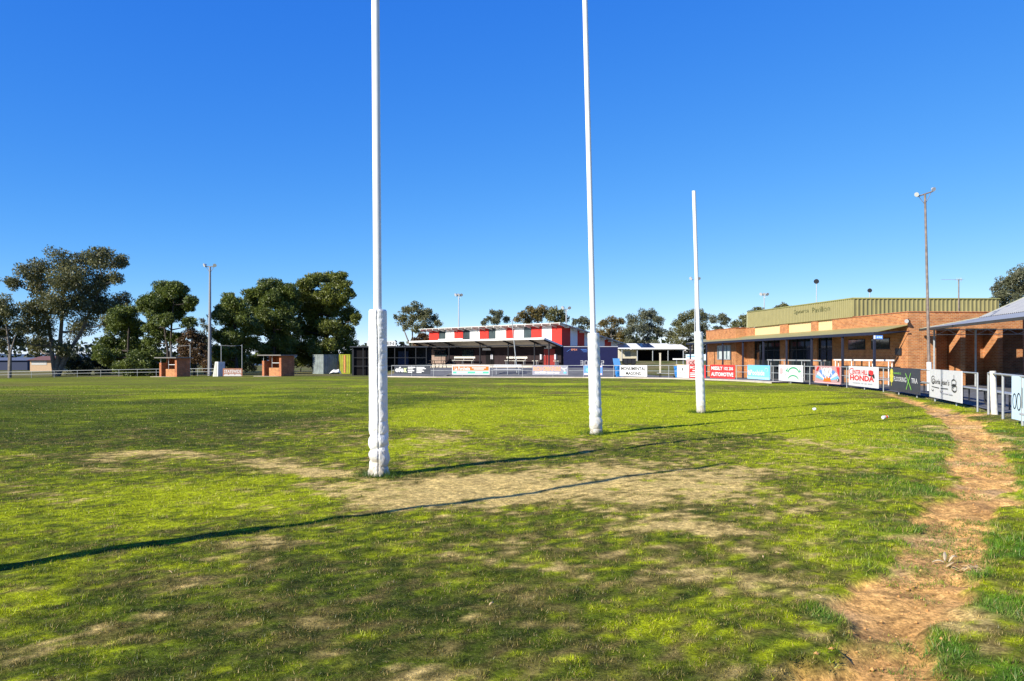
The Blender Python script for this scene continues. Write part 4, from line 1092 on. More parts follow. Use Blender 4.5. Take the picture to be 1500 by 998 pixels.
t = tag(MB().box(-.9, .9, -.5, .5, .5, .62).box(-.8, -.7, -.45, .45, 0, .5).box(.7, .8, -.45, .45, 0, .5).box(-.7, .7, -.4, .4, .62, 1.2).box(-.55, .4, -.35, .35, 1.2, 1.75).build('stacked_pallet', timber), 'orange brown timber stack between the two shipping containers', 'timber stack'); t.location = (x, y, tz(x, y))

# ------------------------------------------------------------------ dugouts
def dugout(px, Y, rot, w, d, h, label):
    x, y = ground_at(px, Y); t = thing('dugout', label, 'dugout', (x, y, tz(x, y)), rot, 'brick dugouts on the left boundary')
    MB().box(0, .26, 0, d, -.3, h * .72).box(.0, .26, d * .5, d, h * .72, h - .1).build('side_wall', brick_red, t)
    MB().box(w - .26, w, 0, d, -.3, h - .1).build('side_wall', brick_red, t)
    MB().box(.26, w - .26, d - .25, d, -.3, h - .1).build('back_wall', brick_red, t)
    MB().box(w * .36, w - .26, .02, .26, -.3, h * .40).build('front_wall', brick, t)
    MB().box(-.35, w + .25, -.35, d + .2, h - .1, h).build('roof', mat('dugout_roof', (.16, .15, .14), .6), t)
    MB().tube([(.12, .08, h * .72), (.12, .08, h - .1)], .03, 8).tube([(w * .5, .08, 0), (w * .5, .08, h - .1)], .025, 8).build('post', galv, t)
    MB().box(.3, w - .3, .9, 1.25, .44, .5).build('bench', white, t)
    MB().tube([(w * .5, .1, h * .62), (w - .26, .1, h * .62)], .03, 8).build('rail', white, t)
    MB().box(-.5, w + .1, -.7, -.02, -.3, .035).build('concrete_pad', concrete, t)
    return t
dugout(233.5, 80, -.40, 2.35, 1.75, 2.0, 'brick dugout nearest the left edge below the thin leaning pines')
dugout(384, 80, -.42, 2.45, 2.0, 2.2, 'brick dugout below the dense pines right of the grey floodlight pole')

# white wedge shelter and brown board beside the grey pole
x, y = ground_at(311.5, 80)
t = thing('timekeeper_box', 'white wedge shaped shelter beside the thick grey floodlight pole', 'shelter', (x, y, tz(x, y)), -.5)
MB().hexa([(0, 0, -.1), (.75, 0, -.1), (.75, .9, -.1), (0, .9, -.1), (.30, .05, 1.5), (.75, .05, 1.5), (.75, .9, 1.5), (.30, .9, 1.5)]).build('body', mat('shelter_white', (.62, .62, .60), .6), t)
MB().hexa([(.12, -.03, .05), (.62, -.03, .05), (.62, -.002, .05), (.12, -.002, .05), (.36, .02, 1.4), (.62, .02, 1.4), (.62, .047, 1.4), (.36, .047, 1.4)]).build('front_panel', mat('shelter_grey', (.38, .38, .33), .7), t)
a = ground_at(326.5, 79.5); bq = ground_at(355, 79.5)
s = Sign(0, 0, 'brown board with white capitals right of the thick grey floodlight pole', mat('brown_board', (.30, .13, .08), .6), .02, .82, at=(a, bq), group=None)
s.text('STATEWIDE', signwhite, .07, .95, .42, .82, bold=.02).rects([(.05, .95, .02, .14), (.08, .28, .2, .3), (.32, .6, .2, .3), (.64, .92, .2, .3)], signwhite, 'small_print')
# ball nets behind the dugouts
for px0, px1, lab in ((250.5, 278.5, 'tall thin net posts behind the dugout nearest the left edge'), (324, 354.5, 'tall thin net posts behind the brown board')):
    x0, y0 = ground_at(px0, 90); x1, y1 = ground_at(px1, 90)
    t = thing('ball_net', lab, 'net posts', (x0, y0, tz(x0, y0)), 0, 'ball net posts')
    h = EYE + 17 / F * 90 - tz(x0, y0)
    for xx in (0, x1 - x0): MB().tube([(xx, 0, -.2), (xx, 0, h)], .036, 8).build('post', galv_light, t)
    MB().tube([(0, 0, h - .1), ((x1 - x0) / 2, 0, h - .16), (x1 - x0, 0, h - .1)], .012, 5).build('cable', galv, t)

# ------------------------------------------------------------------ far buildings
x, y = ground_at(906, 150)
can = thing('canteen', 'low cream building with solar panels on its white roof behind the bins', 'building', (x, y, .5))
W_ = 104 / F * 150
MB().box(.3, 3.7, 1.4, 7, -.5, 2.35).box(3.7, W_, 5.5, 7, -.5, 2.35).build('wall', mat('cream_wall', (.52, .47, .36), .8), can)
MB().box(1.4, 2.5, 1.36, 1.396, 1.0, 2.0).build('window', glass_grey, can)
MB().box(3.8, W_ - .2, 5.3, 5.48, 0, 2.2).build('dark_front', interior, can)
rf = MB().hexa([(-.3, -.2, 2.45), (W_ - .4, -.2, 2.45), (W_ - .4, 7.4, 3.5), (-.3, 7.4, 3.5), (-.3, -.2, 2.58), (W_ - .4, -.2, 2.58), (W_ - .4, 7.4, 3.63), (-.3, 7.4, 3.63)]).build('roof', whitep, can)
def onroof(xa, xb, ya, yb, up):
    f = lambda yy: 2.58 + (yy + .2) / 7.6 * 1.05
    return [(xa, ya, f(ya) + .04), (xb, ya, f(ya) + .04), (xb, yb, f(yb) + .04), (xa, yb, f(yb) + .04), (xa, ya, f(ya) + up), (xb, ya, f(ya) + up), (xb, yb, f(yb) + up), (xa, yb, f(yb) + up)]
for k in range(4): MB().hexa(onroof(-.1 + .62 * k, .44 + .62 * k, .6, 5.5, .12)).build('solar_panel', solar, rf)
for k in range(4): MB().hexa(onroof(4.4 + .66 * k, 4.98 + .66 * k, .6, 6.5, .12)).build('solar_panel', solar, rf)
MB().box(3.0, W_ + .2, -2.2, -.25, 2.3, 2.4).build('verandah_roof', mat('grey_verandah', (.30, .30, .28), .6), can)
for k in range(5): MB().tube([(.4 + 2.9 * k, -1.9, -.4), (.4 + 2.9 * k, -1.9, 2.3)], .09, 8).build('verandah_post', galv_light, can)
for k, (xx, lab) in enumerate(((920.5, 'dark box shaped trailer on the grass before the cream building'),)):
    px, py = ground_at(921.5, 118); t = thing('box_trailer', lab, 'trailer', (px, py, tz(px, py)), 0)
    MB().box(-.95, .95, -.6, .6, .38, 1.2).build('body', interior, t)
    for k2 in range(3): MB().box(-.93 + .64 * k2, -.36 + .64 * k2, -.63, -.602, .5, 1.1).build('side_panel', black, t)
    for s_ in (-1, 1): MB().tube([(s_ * .5, -.68, .28), (s_ * .5, -.5, .28)], .28, 14).build('wheel', rubber, t)
a = ground_at(1004.5, 96); bq = ground_at(1040, 96)
s = Sign(0, 0, 'pale blue white board on posts seen left of the short behind post', mat('pale_board', (.66, .76, .82), .5), 1.75, 2.5, at=(a, bq), group=None, name='notice_board')
s.rects([(.05, .45, .6, .75)], skyblue, 'small_print'); MB().tube([(.15, .03, -.2), (.15, .03, 1.75)], .04, 6).tube([(s.w - .2, .03, -.2), (s.w - .2, .03, 1.75)], .04, 6).build('post', galv, s.t)
a = ground_at(1005.5, 78); bq = ground_at(1030, 78)
s = Sign(0, 0, 'pink board with dark red figures behind the red board', pinkish, .9, 1.72, at=(a, bq), group=None, name='notice_board')
s.strokes([arc(.25, .55, .1, .15, 30, 330), arc(.5, .6, .14, .2, 0, 360), [(.2, .3), (.6, .36)], [(.4, .8), (.46, .2)]], maroon, .06); MB().tube([(.1, .03, -.2), (.1, .03, .9)], .04, 6).tube([(s.w - .1, .03, -.2), (s.w - .1, .03, .9)], .04, 6).build('post', galv, s.t)
x, y = ground_at(1000, 84); t = thing('serving_hatch', 'small pale hut with a white counter behind the yellow lidded bin', 'hut', (x, y, tz(x, y)))
MB().box(-.75, .75, -.05, .5, .0, .55 + .5).build('body', mat('hut_beige', (.45, .42, .33), .7), t); MB().box(-.95, .95, -.15, .6, 1.72, 1.86).build('roof', whitep, t)
for s_ in (-.65, 0.05, .65): MB().box(s_ - .04, s_ + .04, -.05, .03, 1.05, 1.72).build('post', galv, t)
for px, Y, hh in ((967, 100, 1.35),):
    x, y = ground_at(px, Y); t = tag(MB().box(-.09, .09, -.09, .09, -.3, 2.6).box(-.12, .12, -.12, .12, 2.6, 2.66).build('timber_post', mat('pale_post', (.60, .54, .42), .8)), 'pale square post standing on the grass before the cream building', 'post'); t.location = (x, y, tz(x, y))
# sheds beyond the left fence
x, y = ground_at(44, 150)
t = thing('farm_shed', 'cream and brown shed beyond the left fence under the big gum tree', 'building', (x, y, tz(x, y)))
MB().box(0, 6.1, 0, 5, -.5, 2.1).build('wall', mat('tan_wall', (.46, .32, .20), .8, var=.1), t)
MB().hexa([(-.4, -.6, 2.1), (6.5, -.6, 2.1), (6.5, 5.4, 2.1), (-.4, 5.4, 2.1), (1.0, 2.0, 2.9), (5.0, 2.0, 2.9), (5.0, 2.8, 2.9), (1.0, 2.8, 2.9)]).build('roof', mat('brown_roof', (.16, .08, .06), .6), t)
MB().box(.3, 3.2, -.05, -.004, 1.2, 2.05).build('pale_panel', mat('shed_pale', (.45,.44,.42), .7), t); MB().box(4.2, 4.7, -.05, -.004, 0, 1.8).build('door', maroon, t); MB().box(5.2, 5.5, -.05, -.004, .4, 1.7).build('window', interior, t)
x, y = ground_at(2, 160)
t = thing('farm_shed', 'dark blue shed with pale roof edge at the far left', 'building', (x, y, tz(x, y)))
MB().box(-4, 5.3, 0, 6, -.5, 2.0).build('wall', mat('dark_blue_wall', (.02, .03, .07), .7), t); MB().hexa([(-4.3, -.4, 2.0), (5.6, -.4, 2.0), (5.6, 6.4, 2.0), (-4.3, 6.4, 2.0), (-4.3, 2.8, 2.6), (5.6, 2.8, 2.6), (5.6, 3.2, 2.6), (-4.3, 3.2, 2.6)]).build('roof', mat('slate_blue_roof', (.10,.12,.17), .7), t)

# ------------------------------------------------------------------ trees
gum = leaf_mat('gum_leaf', (.045, .052, .018), (.190, .185, .065), .28)
gum_warm = leaf_mat('warm_gum_leaf', (.070, .070, .016), (.24, .16, .045), .25)
gum_grey = leaf_mat('grey_gum_leaf', (.055, .068, .034), (.155, .155, .080), .25)
pine_l = leaf_mat('pine_needle', (.026, .050, .010), (.165, .200, .026), .25)
pine_y = leaf_mat('yellow_pine_needle', (.040, .056, .009), (.205, .225, .026), .25)
rust_l = leaf_mat('rust_leaf', (.05, .028, .010), (.14, .075, .025), .2)
shrub_l = leaf_mat('dark_shrub_leaf', (.010, .020, .007), (.035, .05, .014), .15)

def make_tree(name, label, cat, group, Y, base_px, lobes, leaf, size, dens, stems=None, barkm=bark, trunk_r=.3, spread=.55, droop=.3, elong=2.2, sub=(9, 13), zbase=None, clump=.56, depth=None):
    X0, Y0 = ground_at(base_px, Y); z0 = tz(X0, Y0) if zbase is None else zbase
    t = thing(name, label, cat, (X0, Y0, z0), 0, group)
    xs_ = [l[0] for l in lobes]; half = (max(xs_) - min(xs_)) / 2 / F * Y + .5
    dep = depth if depth is not None else half * spread
    L3 = []
    for i, (px, py, r) in enumerate(lobes):
        dy = random.uniform(-1, 1) * dep
        Yl = Y + dy
        L3.append(Vector(((px - CX) / F * Yl - X0, dy, EYE + (HY - py) / F * Yl - z0)))
    fat = 1.14 if 'pine' in name else .98
    R3 = [l[2] * fat / F * Y for l in lobes]; size = size * .66; elong = elong * 1.15
    # trunk and limbs
    tr = MB()
    top = max(L3, key=lambda p: p.z)
    if stems is None:
        stems3 = [[Vector((0, 0, -.3)), Vector((top.x * .15 + random.uniform(-.2, .2), top.y * .1, top.z * .3)), Vector((top.x * .5, top.y * .4, top.z * .62)), Vector((top.x * .9, top.y * .9, top.z * .92))]]
    else:
        stems3 = []
        for st in stems:
            q = [Vector((0, 0, -.3))]
            for k, (px, py) in enumerate(st):
                q.append(Vector(((px - CX) / F * Y - X0, random.uniform(-.3, .3) * dep * (k + 1) / len(st), EYE + (HY - py) / F * Y - z0)))
            stems3.append(q)
    joints = []
    for q in stems3:
        n = len(q); rr = [trunk_r * (1 - .72 * i / (n - 1)) for i in range(n)]; rr[0] *= 1.25
        tr.tube(q, rr, 10)
        for a in range(n - 1):
            for f in (0, .33, .66): 
                if a + f > .6: joints.append((q[a].lerp(q[a + 1], f), rr[a] * (1 - f) + rr[a + 1] * f))
        joints.append((q[-1], rr[-1]))
    C, Rc = [], []
    for p, r in zip(L3, R3):
        cand = [(j, jr) for j, jr in joints if j.z < p.z - .1 * r] or joints
        j, jr = min(cand, key=lambda q: (q[0] - p).length + .35 * abs(p.z - q[0].z))
        mid = j.lerp(p, .5) + Vector((random.uniform(-.2, .2), random.uniform(-.2, .2), -.06 * (p - j).length)) 
        tr.tube([j, mid, p], [min(jr * .75, .16 * trunk_r / .3 + .05), min(jr * .5, .1), .03], 7)
        for k in range(random.randint(*sub)):
            v = Vector((random.gauss(0, 1), random.gauss(0, 1), random.gauss(.15, .9))).normalized() * r * random.uniform(.45, .92)
            c = p + v; C.append(c); Rc.append(r * random.uniform(clump * .75, clump * 1.2))
            if random.random() < .55: tr.tube([p, p + v * .5 + Vector((0, 0, -.05 * r)), c], [.035, .025, .012], 5, cap=False)
        C.append(p); Rc.append(r * clump * 1.1)
    tr.build('trunk', barkm, t)
    C = np.array([tuple(c) for c in C]); Rc = np.array(Rc)
    n = np.maximum(8, (dens * 2.6 * Rc ** 2 / size ** 2)).astype(int)
    idx = np.repeat(np.arange(len(C)), n); N = len(idx)
    d = RNG.normal(size=(N, 3)); d /= np.linalg.norm(d, axis=1)[:, None]
    rad = RNG.uniform(.35, 1.08, N) ** .7
    P = C[idx] + d * (Rc[idx] * rad)[:, None] * np.array((1.12, 1.12, .80))
    P[:, 2] -= droop * .3 * Rc[idx] * RNG.uniform(0, 1, N)
    u = d * .55 + RNG.normal(size=(N, 3)) * .75; u[:, 2] -= droop * .7
    u /= np.linalg.norm(u, axis=1)[:, None]
    w = np.cross(u, RNG.normal(size=(N, 3))); w /= np.maximum(np.linalg.norm(w, axis=1), 1e-6)[:, None]
    sz = size * RNG.uniform(.6, 1.35, N)[:, None]
    ln = u * sz * elong * .5; wd = w * sz * .5
    V = np.stack([P - ln, P + wd, P + ln, P - wd], 1).reshape(-1, 3)
    np_mesh('crown', V, np.arange(4 * N).reshape(-1, 4), leaf, t)
    return N

tot = 0
G1 = 'gum trees along the left boundary'; G2 = 'dark pines along the left boundary'; G3 = 'gum trees behind the buildings'
tot += make_tree('gum_tree', 'tallest spreading gum tree near the left edge with bare forked stems', 'tree', G1, 110, 82,
    [(60, 392, 20), (88, 380, 19), (118, 385, 19), (142, 376, 18), (165, 385, 15), (180, 384, 11), (36, 398, 12), (52, 418, 19), (100, 412, 24), (140, 412, 22), (170, 408, 12), (75, 440, 24), (20, 416, 11), (12, 413, 8),
     (45, 455, 22), (105, 452, 24), (145, 450, 24), (180, 438, 14), (30, 478, 17), (68, 482, 22), (118, 480, 20), (155, 472, 13), (55, 508, 15), (95, 508, 14), (185, 455, 10), (28, 500, 10), (88, 420, 18), (125, 435, 18)],
    gum, .20, 1.15, stems=[[(78, 520), (72, 480), (62, 440), (60, 405)], [(88, 500), (95, 460), (100, 420), (105, 395)], [(100, 515), (118, 490), (135, 455), (150, 415)]], trunk_r=.34, droop=.8, elong=2.3)
tot += make_tree('gum_tree', 'gum tree cut by the left edge with low hanging foliage', 'tree', G1, 104, 14,
    [(4, 447, 15), (14, 462, 13), (-12, 455, 22), (6, 482, 16), (26, 480, 9), (-15, 485, 20), (2, 508, 12), (20, 502, 8), (-30, 470, 22)], gum, .19, 1.1, stems=[[(14, 510), (8, 470), (0, 450)], [(17, 515), (22, 490)]], trunk_r=.2, droop=.8)
tot += make_tree('pine_tree', 'thin leaning pine with an open crown behind the dugout nearest the left edge', 'tree', G2, 98, 248,
    [(222, 440, 15), (240, 428, 14), (256, 424, 13), (266, 436, 12), (278, 446, 9), (248, 446, 15), (228, 456, 14), (212, 450, 12), (262, 458, 12), (240, 470, 11), (220, 478, 10), (276, 474, 8), (236, 490, 12), (258, 496, 8), (222, 500, 10), (280, 440, 8)],
    pine_l, .15, 2.2, stems=[[(246, 515), (240, 480), (236, 445)], [(250, 510), (253, 470), (255, 435)]], barkm=bark_dark, trunk_r=.2, droop=.0, elong=3)
tot += make_tree('pine_tree', 'bushy lower pine between the tallest gum tree and the thin leaning pine', 'tree', G2, 101, 186,
    [(176, 462, 11), (190, 462, 13), (172, 480, 13), (196, 485, 14), (160, 506, 14), (185, 508, 17), (208, 515, 14), (170, 526, 14), (225, 524, 13), (200, 534, 14), (150, 520, 11), (182, 540, 12), (222, 540, 10)],
    pine_l, .16, 2.0, barkm=bark_dark, trunk_r=.22, droop=0, elong=3)
tot += make_tree('rust_tree', 'small rust brown tree left of the thick grey floodlight pole', 'tree', None, 97, 285,
    [(268, 498, 8), (280, 490, 11), (292, 497, 10), (275, 510, 12), (298, 512, 10), (285, 525, 14), (268, 530, 11), (300, 532, 11)], rust_l, .17, 1.9, barkm=bark_dark, trunk_r=.15)
tot += make_tree('gum_tree', 'thin half bare gum tree just left of the thick grey floodlight pole', 'tree', G1, 108, 300,
    [(296, 470, 5), (302, 480, 8), (310, 486, 8), (296, 492, 8), (318, 490, 7), (306, 500, 8)], gum_grey, .15, .7, stems=[[(300, 500), (298, 465)], [(301, 505), (304, 462)]], trunk_r=.1, droop=.6)
tot += make_tree('pine_tree', 'rounded dark pine right of the thick grey floodlight pole', 'tree', G2, 102, 348,
    [(338, 438, 9), (330, 450, 11), (346, 452, 13), (326, 465, 12), (345, 470, 14), (360, 468, 12), (366, 484, 13), (340, 490, 13), (322, 492, 9), (356, 504, 14), (330, 512, 12), (345, 524, 13), (318, 520, 9), (370, 505, 10)],
    pine_l, .16, 2.1, barkm=bark_dark, trunk_r=.24, droop=0, elong=3)
tot += make_tree('pine_tree', 'broad flat topped pine in the middle of the pine group', 'tree', G2, 107, 400,
    [(370, 432, 11), (388, 425, 12), (406, 422, 12), (424, 424, 10), (376, 448, 14), (398, 442, 16), (420, 442, 15), (385, 466, 15), (410, 464, 16), (376, 485, 13), (400, 488, 16), (424, 480, 14), (392, 510, 14), (415, 512, 14), (380, 526, 10), (425, 500, 12)],
    pine_l, .16, 2.1, barkm=bark_dark, trunk_r=.28, droop=0, elong=3)
tot += make_tree('pine_tree', 'largest olive lit pine rising behind the shipping containers', 'tree', G2, 112, 476,
    [(448, 420, 10), (462, 412, 12), (484, 408, 12), (498, 411, 10), (506, 424, 9), (438, 438, 13), (458, 434, 14), (480, 430, 15), (502, 438, 12), (515, 428, 6), (446, 458, 15), (470, 455, 17), (494, 456, 15), (516, 462, 10), (436, 480, 14), (458, 482, 16), (482, 480, 17),
     (505, 482, 13), (522, 468, 7), (444, 505, 14), (468, 508, 15), (492, 505, 15), (512, 503, 9), (450, 524, 12), (430, 512, 10), (475, 526, 10), (508, 520, 8)],
    pine_y, .17, 2.1, barkm=bark_dark, trunk_r=.32, droop=0, elong=3)
for k, (px, Y, lobes, lab) in enumerate([
        (120, 118, [(100, 532, 11), (115, 528, 13), (132, 532, 12), (108, 544, 11), (126, 545, 11)], 'dark shrub at the foot of the tallest gum tree'),
        (150, 122, [(142, 534, 11), (158, 530, 13), (170, 538, 12), (150, 546, 10)], 'dark shrub below the bushy lower pine'),
        (262, 112, [(246, 536, 10), (260, 530, 11), (276, 534, 10)], 'dark shrub behind the dugout nearest the left edge'),
        (335, 114, [(318, 534, 11), (332, 528, 12), (350, 532, 12), (340, 542, 11), (365, 534, 12)], 'dark shrub behind the brown board'),
        (440, 118, [(432, 532, 10), (446, 528, 10), (458, 534, 9), (470, 530, 10)], 'dark shrub left of the faded grey container')]):
    tot += make_tree('shrub', lab, 'shrub', 'dark shrubs under the left trees', Y, px, lobes, shrub_l, .2, 1.9, trunk_r=.08, barkm=bark_dark, droop=.1, elong=1.8)
tot += make_tree('gum_tree', 'round crowned gum tree with bare thin stems between the nearest post and the clubhouse', 'tree', G3, 128, 604,
    [(596, 456, 9), (610, 452, 10), (624, 458, 9), (588, 468, 9), (603, 468, 11), (620, 470, 10), (636, 466, 8), (642, 474, 6), (628, 480, 8), (612, 482, 8), (594, 480, 5), (634, 488, 5), (618, 462, 9), (580, 465, 5)],
    gum, .19, 1.25, stems=[[(600, 505), (592, 485), (588, 470)], [(604, 500), (604, 475), (606, 458)], [(607, 500), (620, 480), (628, 465)]], trunk_r=.16, droop=.7)
tot += make_tree('rust_tree', 'rust brown shrub behind the left end of the striped clubhouse', 'tree', None, 112, 617, [(610, 498, 6), (620, 494, 7), (629, 498, 7), (615, 506, 8), (626, 508, 8)], rust_l, .16, 2.0, trunk_r=.1)
for px, Y, lobes, lab, lf in [
        (728, 126, [(722, 458, 6), (732, 462, 8), (714, 468, 6), (726, 470, 8), (742, 468, 6), (708, 474, 5)], 'sparse gum tree behind the left half of the striped roof', gum_grey),
        (776, 130, [(766, 462, 8), (780, 456, 9), (792, 454, 9), (800, 460, 7), (772, 470, 8), (758, 468, 6), (788, 466, 9)], 'brownish gum tree behind the middle of the striped roof', gum_warm),
        (816, 126, [(812, 456, 8), (822, 460, 7), (828, 468, 6), (808, 466, 8), (818, 470, 8)], 'green gum tree behind the right end of the striped roof', gum),
        (850, 132, [(842, 472, 6), (853, 470, 7), (862, 474, 7), (848, 482, 8)], 'small gum tree left of the middle goal post', gum_grey),
        (895, 165, [(884, 476, 8), (896, 470, 9), (908, 472, 8), (880, 490, 10), (896, 488, 11), (910, 490, 10), (888, 504, 11), (905, 506, 11), (914, 500, 8)], 'yellowish gum tree right of the middle goal post', gum_warm),
        (945, 160, [(926, 468, 9), (940, 462, 10), (954, 462, 9), (964, 470, 8), (922, 484, 10), (938, 480, 12), (955, 482, 11), (966, 488, 8), (926, 500, 11), (945, 500, 12), (962, 504, 10), (934, 514, 10), (955, 516, 10)], 'dense grey green gum tree above the cream building', gum_grey),
        (1012, 158, [(992, 474, 8), (1004, 466, 10), (1018, 462, 10), (1030, 462, 9), (984, 490, 9), (998, 486, 11), (1014, 482, 12), (1030, 480, 11), (988, 506, 10), (1006, 504, 12), (1026, 500, 12), (1042, 495, 9), (996, 518, 9), (1018, 518, 10), (1036, 514, 10)], 'broad gum tree behind the short behind post', gum),
        (1056, 150, [(1046, 468, 7), (1056, 464, 7), (1062, 474, 6), (1050, 480, 8), (1064, 468, 5)], 'small pale gum tree just right of the short behind post', gum_grey),
        (1088, 120, [(1080, 476, 9), (1092, 466, 9), (1102, 460, 8), (1112, 456, 7), (1096, 476, 10), (1074, 486, 7), (1120, 460, 6)], 'dark gum tree behind the left end of the olive storey', gum),
        (1148, 125, [(1140, 452, 6), (1149, 449, 6), (1156, 453, 5)], 'gum tree top just above the left half of the olive storey', gum),
        (1490, 74, [(1462, 424, 10), (1474, 414, 12), (1488, 406, 13), (1505, 402, 16), (1460, 438, 9), (1476, 434, 13), (1494, 428, 15), (1520, 420, 20), (1470, 448, 9), (1490, 448, 12), (1510, 445, 16), (1530, 400, 18)], 'large gum tree at the right edge behind the grey sheet roof', gum_grey)]:
    tot += make_tree('gum_tree', lab, 'tree', G3, Y, px, lobes, lf, .20 if Y > 100 else .12, 1.35, trunk_r=.2, droop=.6)
print('leaves', tot)
# far tree belt closing the horizon: reads as one mass
V = []
n = 9000
bx = RNG.uniform(-330, 330, n); by = 300 + RNG.uniform(-12, 12, n)
hh = 5.5 + 1.5 * (bx < -10) + 5 * fbm(bx * .05, np.zeros(n), 77, 4)
bz = terrain(bx, by) + hh * RNG.uniform(0, 1, n) ** .8
P = np.stack([bx, by, bz], 1); u = RNG.normal(size=(n, 3)); u /= np.linalg.norm(u, axis=1)[:, None]; w = np.cross(u, RNG.normal(size=(n, 3))); w /= np.linalg.norm(w, axis=1)[:, None]
V = np.stack([P - u * 1.0, P + w * .7, P + u * 1.0, P - w * .7], 1).reshape(-1, 3)
tag(np_mesh('far_treeline', V, np.arange(4 * n).reshape(-1, 4), shrub_l), 'dark line of far trees closing the horizon', 'trees', kind='stuff')

# ------------------------------------------------------------------ litter
x, y = WP(1297, 614); t = thing('takeaway_cup', 'crushed white and orange takeaway cup lying on the bright turf', 'cup', (x, y, tz(x, y) + .05), .4)
MB().tube([(-.085, 0, 0), (0, .01, .005), (.085, 0, .012)], [.042, .040, .034], 14).build('cup', white, t); MB().tube([(.0, .011, .006), (.06, .0, .01)], [.0415, .037], 14).build('printed_band', signorange, t)
x, y = WP(1193, 602); rr = RNG.uniform(.6, 1.15, 60)
mb = MB(); vs = []; 
for i in range(6):
    for j in range(10):
        a = PI * (i + .5) / 6; q = 2 * PI * j / 10; r = .055 * rr[i * 10 + j]; vs.append((r * math.sin(a) * math.cos(q) * 1.3, r * math.sin(a) * math.sin(q), r * math.cos(a) * .8 + .05))
mb.add(vs, [(i * 10 + j, i * 10 + (j + 1) % 10, i * 10 + 10 + (j + 1) % 10, i * 10 + 10 + j) for i in range(5) for j in range(10)] + [tuple(range(10))[::-1], tuple(range(50, 60))])
t = tag(mb.build('paper_ball', mat('crumpled_paper', (.55, .58, .66), .8)), 'crumpled pale paper ball lying on the turf beyond the short behind post', 'litter'); t.location = (x, y, tz(x, y) + .02)

def curl(mb, c, L, W, ang, rise, bend, th=.004):
    n = 7; pts = []
    ca, sa = math.cos(ang), math.sin(ang)
    for side in (0, 1):
        for i in range(n + 1):
            f = i / n; w = W * math.sin(PI * (.12 + .80 * f)) ; s_ = (f - .5) * L
            z = rise * f + bend * math.sin(PI * f) + side * th
            for e in (-1, 1): pts.append((c[0] + ca * s_ - sa * e * w / 2, c[1] + sa * s_ + ca * e * w / 2, c[2] + z + .25 * W * (e > 0)))
    o = 2 * (n + 1); fs = []
    for i in range(n): fs += [(2 * i, 2 * i + 1, 2 * i + 3, 2 * i + 2), (o + 2 * i, o + 2 * i + 2, o + 2 * i + 3, o + 2 * i + 1), (2 * i, 2 * i + 2, o + 2 * i + 2, o + 2 * i), (2 * i + 1, o + 2 * i + 1, o + 2 * i + 3, 2 * i + 3)]
    mb.add(pts, fs, 0, True)
def gz_at(x, y):
    X = np.array([x]); Y = np.array([y]); c, m, b_, l_ = turf(X, Y); return float((terrain(X, Y) + micro(X, Y, m))[0])
for px, py, L, W, ang, rise, bend, lab in ((1384, 815, .12, .026, 1.05, .04, .008, 'upright curled strip of pale bark on the dirt track'), (1396, 818, .08, .02, .3, .03, .025, 'short curled strip of bark right of the upright strip'), (1374, 819, .08, .016, -.5, .01, .015, 'thin curved strip of bark left of the upright strip')):
    x, y = WP(px, py); mb = MB(); curl(mb, (0, 0, .012), L, W, ang, rise, bend)
    t = tag(mb.build('bark_strip', bark_peel), lab, 'bark', 'bark strips on the dirt track'); t.location = (x, y, gz_at(x, y))
x, y = WP(1416, 829); mb = MB()
for k in range(13): curl(mb, (random.uniform(-.10, .10), random.uniform(-.07, .07), .01 + random.uniform(0, .03)), random.uniform(.06, .10), random.uniform(.014, .022), random.uniform(0, PI), random.uniform(-.01, .035), random.uniform(0, .02))
t = tag(mb.build('leaf_sprig', leaf_brown), 'sprig of dead gum leaves on the dirt track right of the bark strips', 'leaves'); t.location = (x, y, gz_at(x, y))
k = 0
loose = MB()
for px, py in [(1118, 820), (525, 745), (1140, 815), (1200, 880), (1195, 690), (720, 890), (250, 845), (1105, 745), (1300, 700)]:
    x, y = WP(px, py); curl(loose, (x, y, gz_at(x, y) + .02), random.uniform(.035, .055), random.uniform(.008, .013), random.uniform(0, PI), .006, .006)
tag(loose.build('fallen_leaves', leaf_brown), 'dry gum leaves scattered over the turf', 'leaves', kind='stuff')
clod = MB()
n = 170
for i in range(n):
    f = random.random(); seg = random.choices(range(len(TRACK) - 1), weights=[1, 1, 1, 1, 1, 1, 1, 2, 3, 4, 5, 5, 4])[0]
    (ax, ay, aw), (bx_, by_, bw) = TRACK[seg], TRACK[seg + 1]
    x = ax + (bx_ - ax) * f + random.uniform(-1, 1) * (aw + (bw - aw) * f) * .72; y = ay + (by_ - ay) * f + random.uniform(-.2, .2)
    if y < 3: continue
    s_ = random.choice((.005, .006, .008, .010, .014)); zc = gz_at(x, y) + s_ * .3
    vs = []
    for (a, b_, c) in ((1, 0, 0), (-1, 0, 0), (0, 1, 0), (0, -1, 0), (0, 0, 1), (0, 0, -1)):
        q = s_ * random.uniform(.7, 1.3); vs.append((x + a * q * 1.2, y + b_ * q, zc + c * q * .8))
    clod.add(vs, [(0, 2, 4), (2, 1, 4), (1, 3, 4), (3, 0, 4), (2, 0, 5), (1, 2, 5), (3, 1, 5), (0, 3, 5)])
tag(clod.build('dirt_clods', mat('dirt_clod', (.44, .235, .080), .95, var=.35, scale=25)), 'crumbled clods of orange earth on the worn track', 'dirt', kind='stuff')

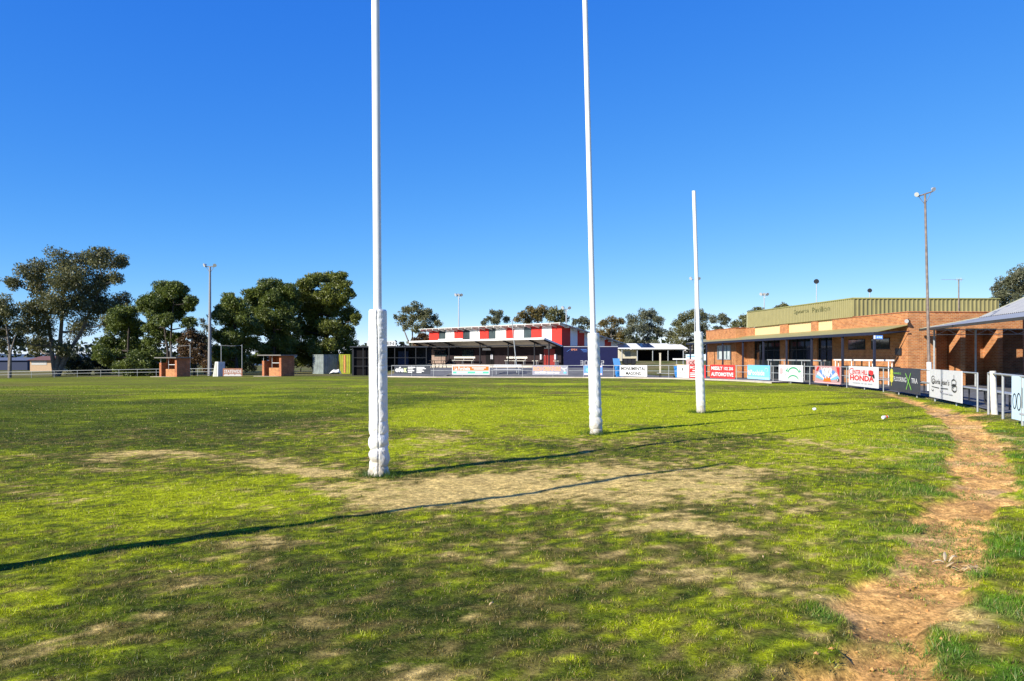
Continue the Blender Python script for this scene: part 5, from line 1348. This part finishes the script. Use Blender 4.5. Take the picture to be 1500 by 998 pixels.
# ------------------------------------------------------------------ light, sky, camera
SUN_EL = math.radians(29.0)
to_sun = Vector((-.777 * math.cos(SUN_EL), -.63 * math.cos(SUN_EL), math.sin(SUN_EL))).normalized()
sun = bpy.data.lights.new('sun', 'SUN'); sun.energy = 5.0; sun.angle = math.radians(.5); sun.color = (1.0, .94, .81)
so = bpy.data.objects.new('sun', sun); COL.objects.link(so); so.rotation_euler = to_sun.to_track_quat('Z', 'Y').to_euler(); so.location = (-30, -25, 30)
w = bpy.data.worlds.new('World'); scene.world = w; w.use_nodes = True
N, L = w.node_tree.nodes, w.node_tree.links
sky = N.new('ShaderNodeTexSky'); sky.sky_type = 'NISHITA'; sky.sun_disc = False
sky.sun_elevation = SUN_EL; sky.sun_rotation = math.atan2(to_sun.x, to_sun.y)
sky.air_density = .4; sky.dust_density = .0; sky.ozone_density = 4.0; sky.altitude = 0
sp_ = N.new('ShaderNodeSeparateColor'); cb_ = N.new('ShaderNodeCombineColor'); L.new(sky.outputs[0], sp_.inputs[0])
for k, (gain, power) in enumerate(((1.28, 1.46), (.90, .80), (1.05, .27))):     # film response of the sky, channel by channel
    a = N.new('ShaderNodeMath'); a.operation = 'MULTIPLY'; a.inputs[1].default_value = .1915; L.new(sp_.outputs[k], a.inputs[0])
    p_ = N.new('ShaderNodeMath'); p_.operation = 'POWER'; p_.inputs[1].default_value = power; L.new(a.outputs[0], p_.inputs[0])
    q_ = N.new('ShaderNodeMath'); q_.operation = 'MULTIPLY'; q_.inputs[1].default_value = gain / .1915; L.new(p_.outputs[0], q_.inputs[0])
    L.new(q_.outputs[0], cb_.inputs[k])
L.new(cb_.outputs[0], N['Background'].inputs['Color'])
N['Background'].inputs['Strength'].default_value = .11

cam = bpy.data.cameras.new('camera'); co = bpy.data.objects.new('camera', cam); COL.objects.link(co)
co.location = (0, 0, EYE); co.rotation_euler = (PI / 2, 0, 0)
cam.sensor_width = 36; cam.lens = 36 * F / 1500; cam.shift_y = (HY - 499) / 1500; cam.clip_end = 6000; cam.clip_start = .1
scene.camera = co
scene.render.engine = 'CYCLES'
scene.render.resolution_x, scene.render.resolution_y = 1024, 681
vs_ = scene.view_settings; vs_.view_transform = 'Standard'; vs_.look = 'None'; vs_.exposure = .80; vs_.gamma = 1.0; vs_.use_curve_mapping = False
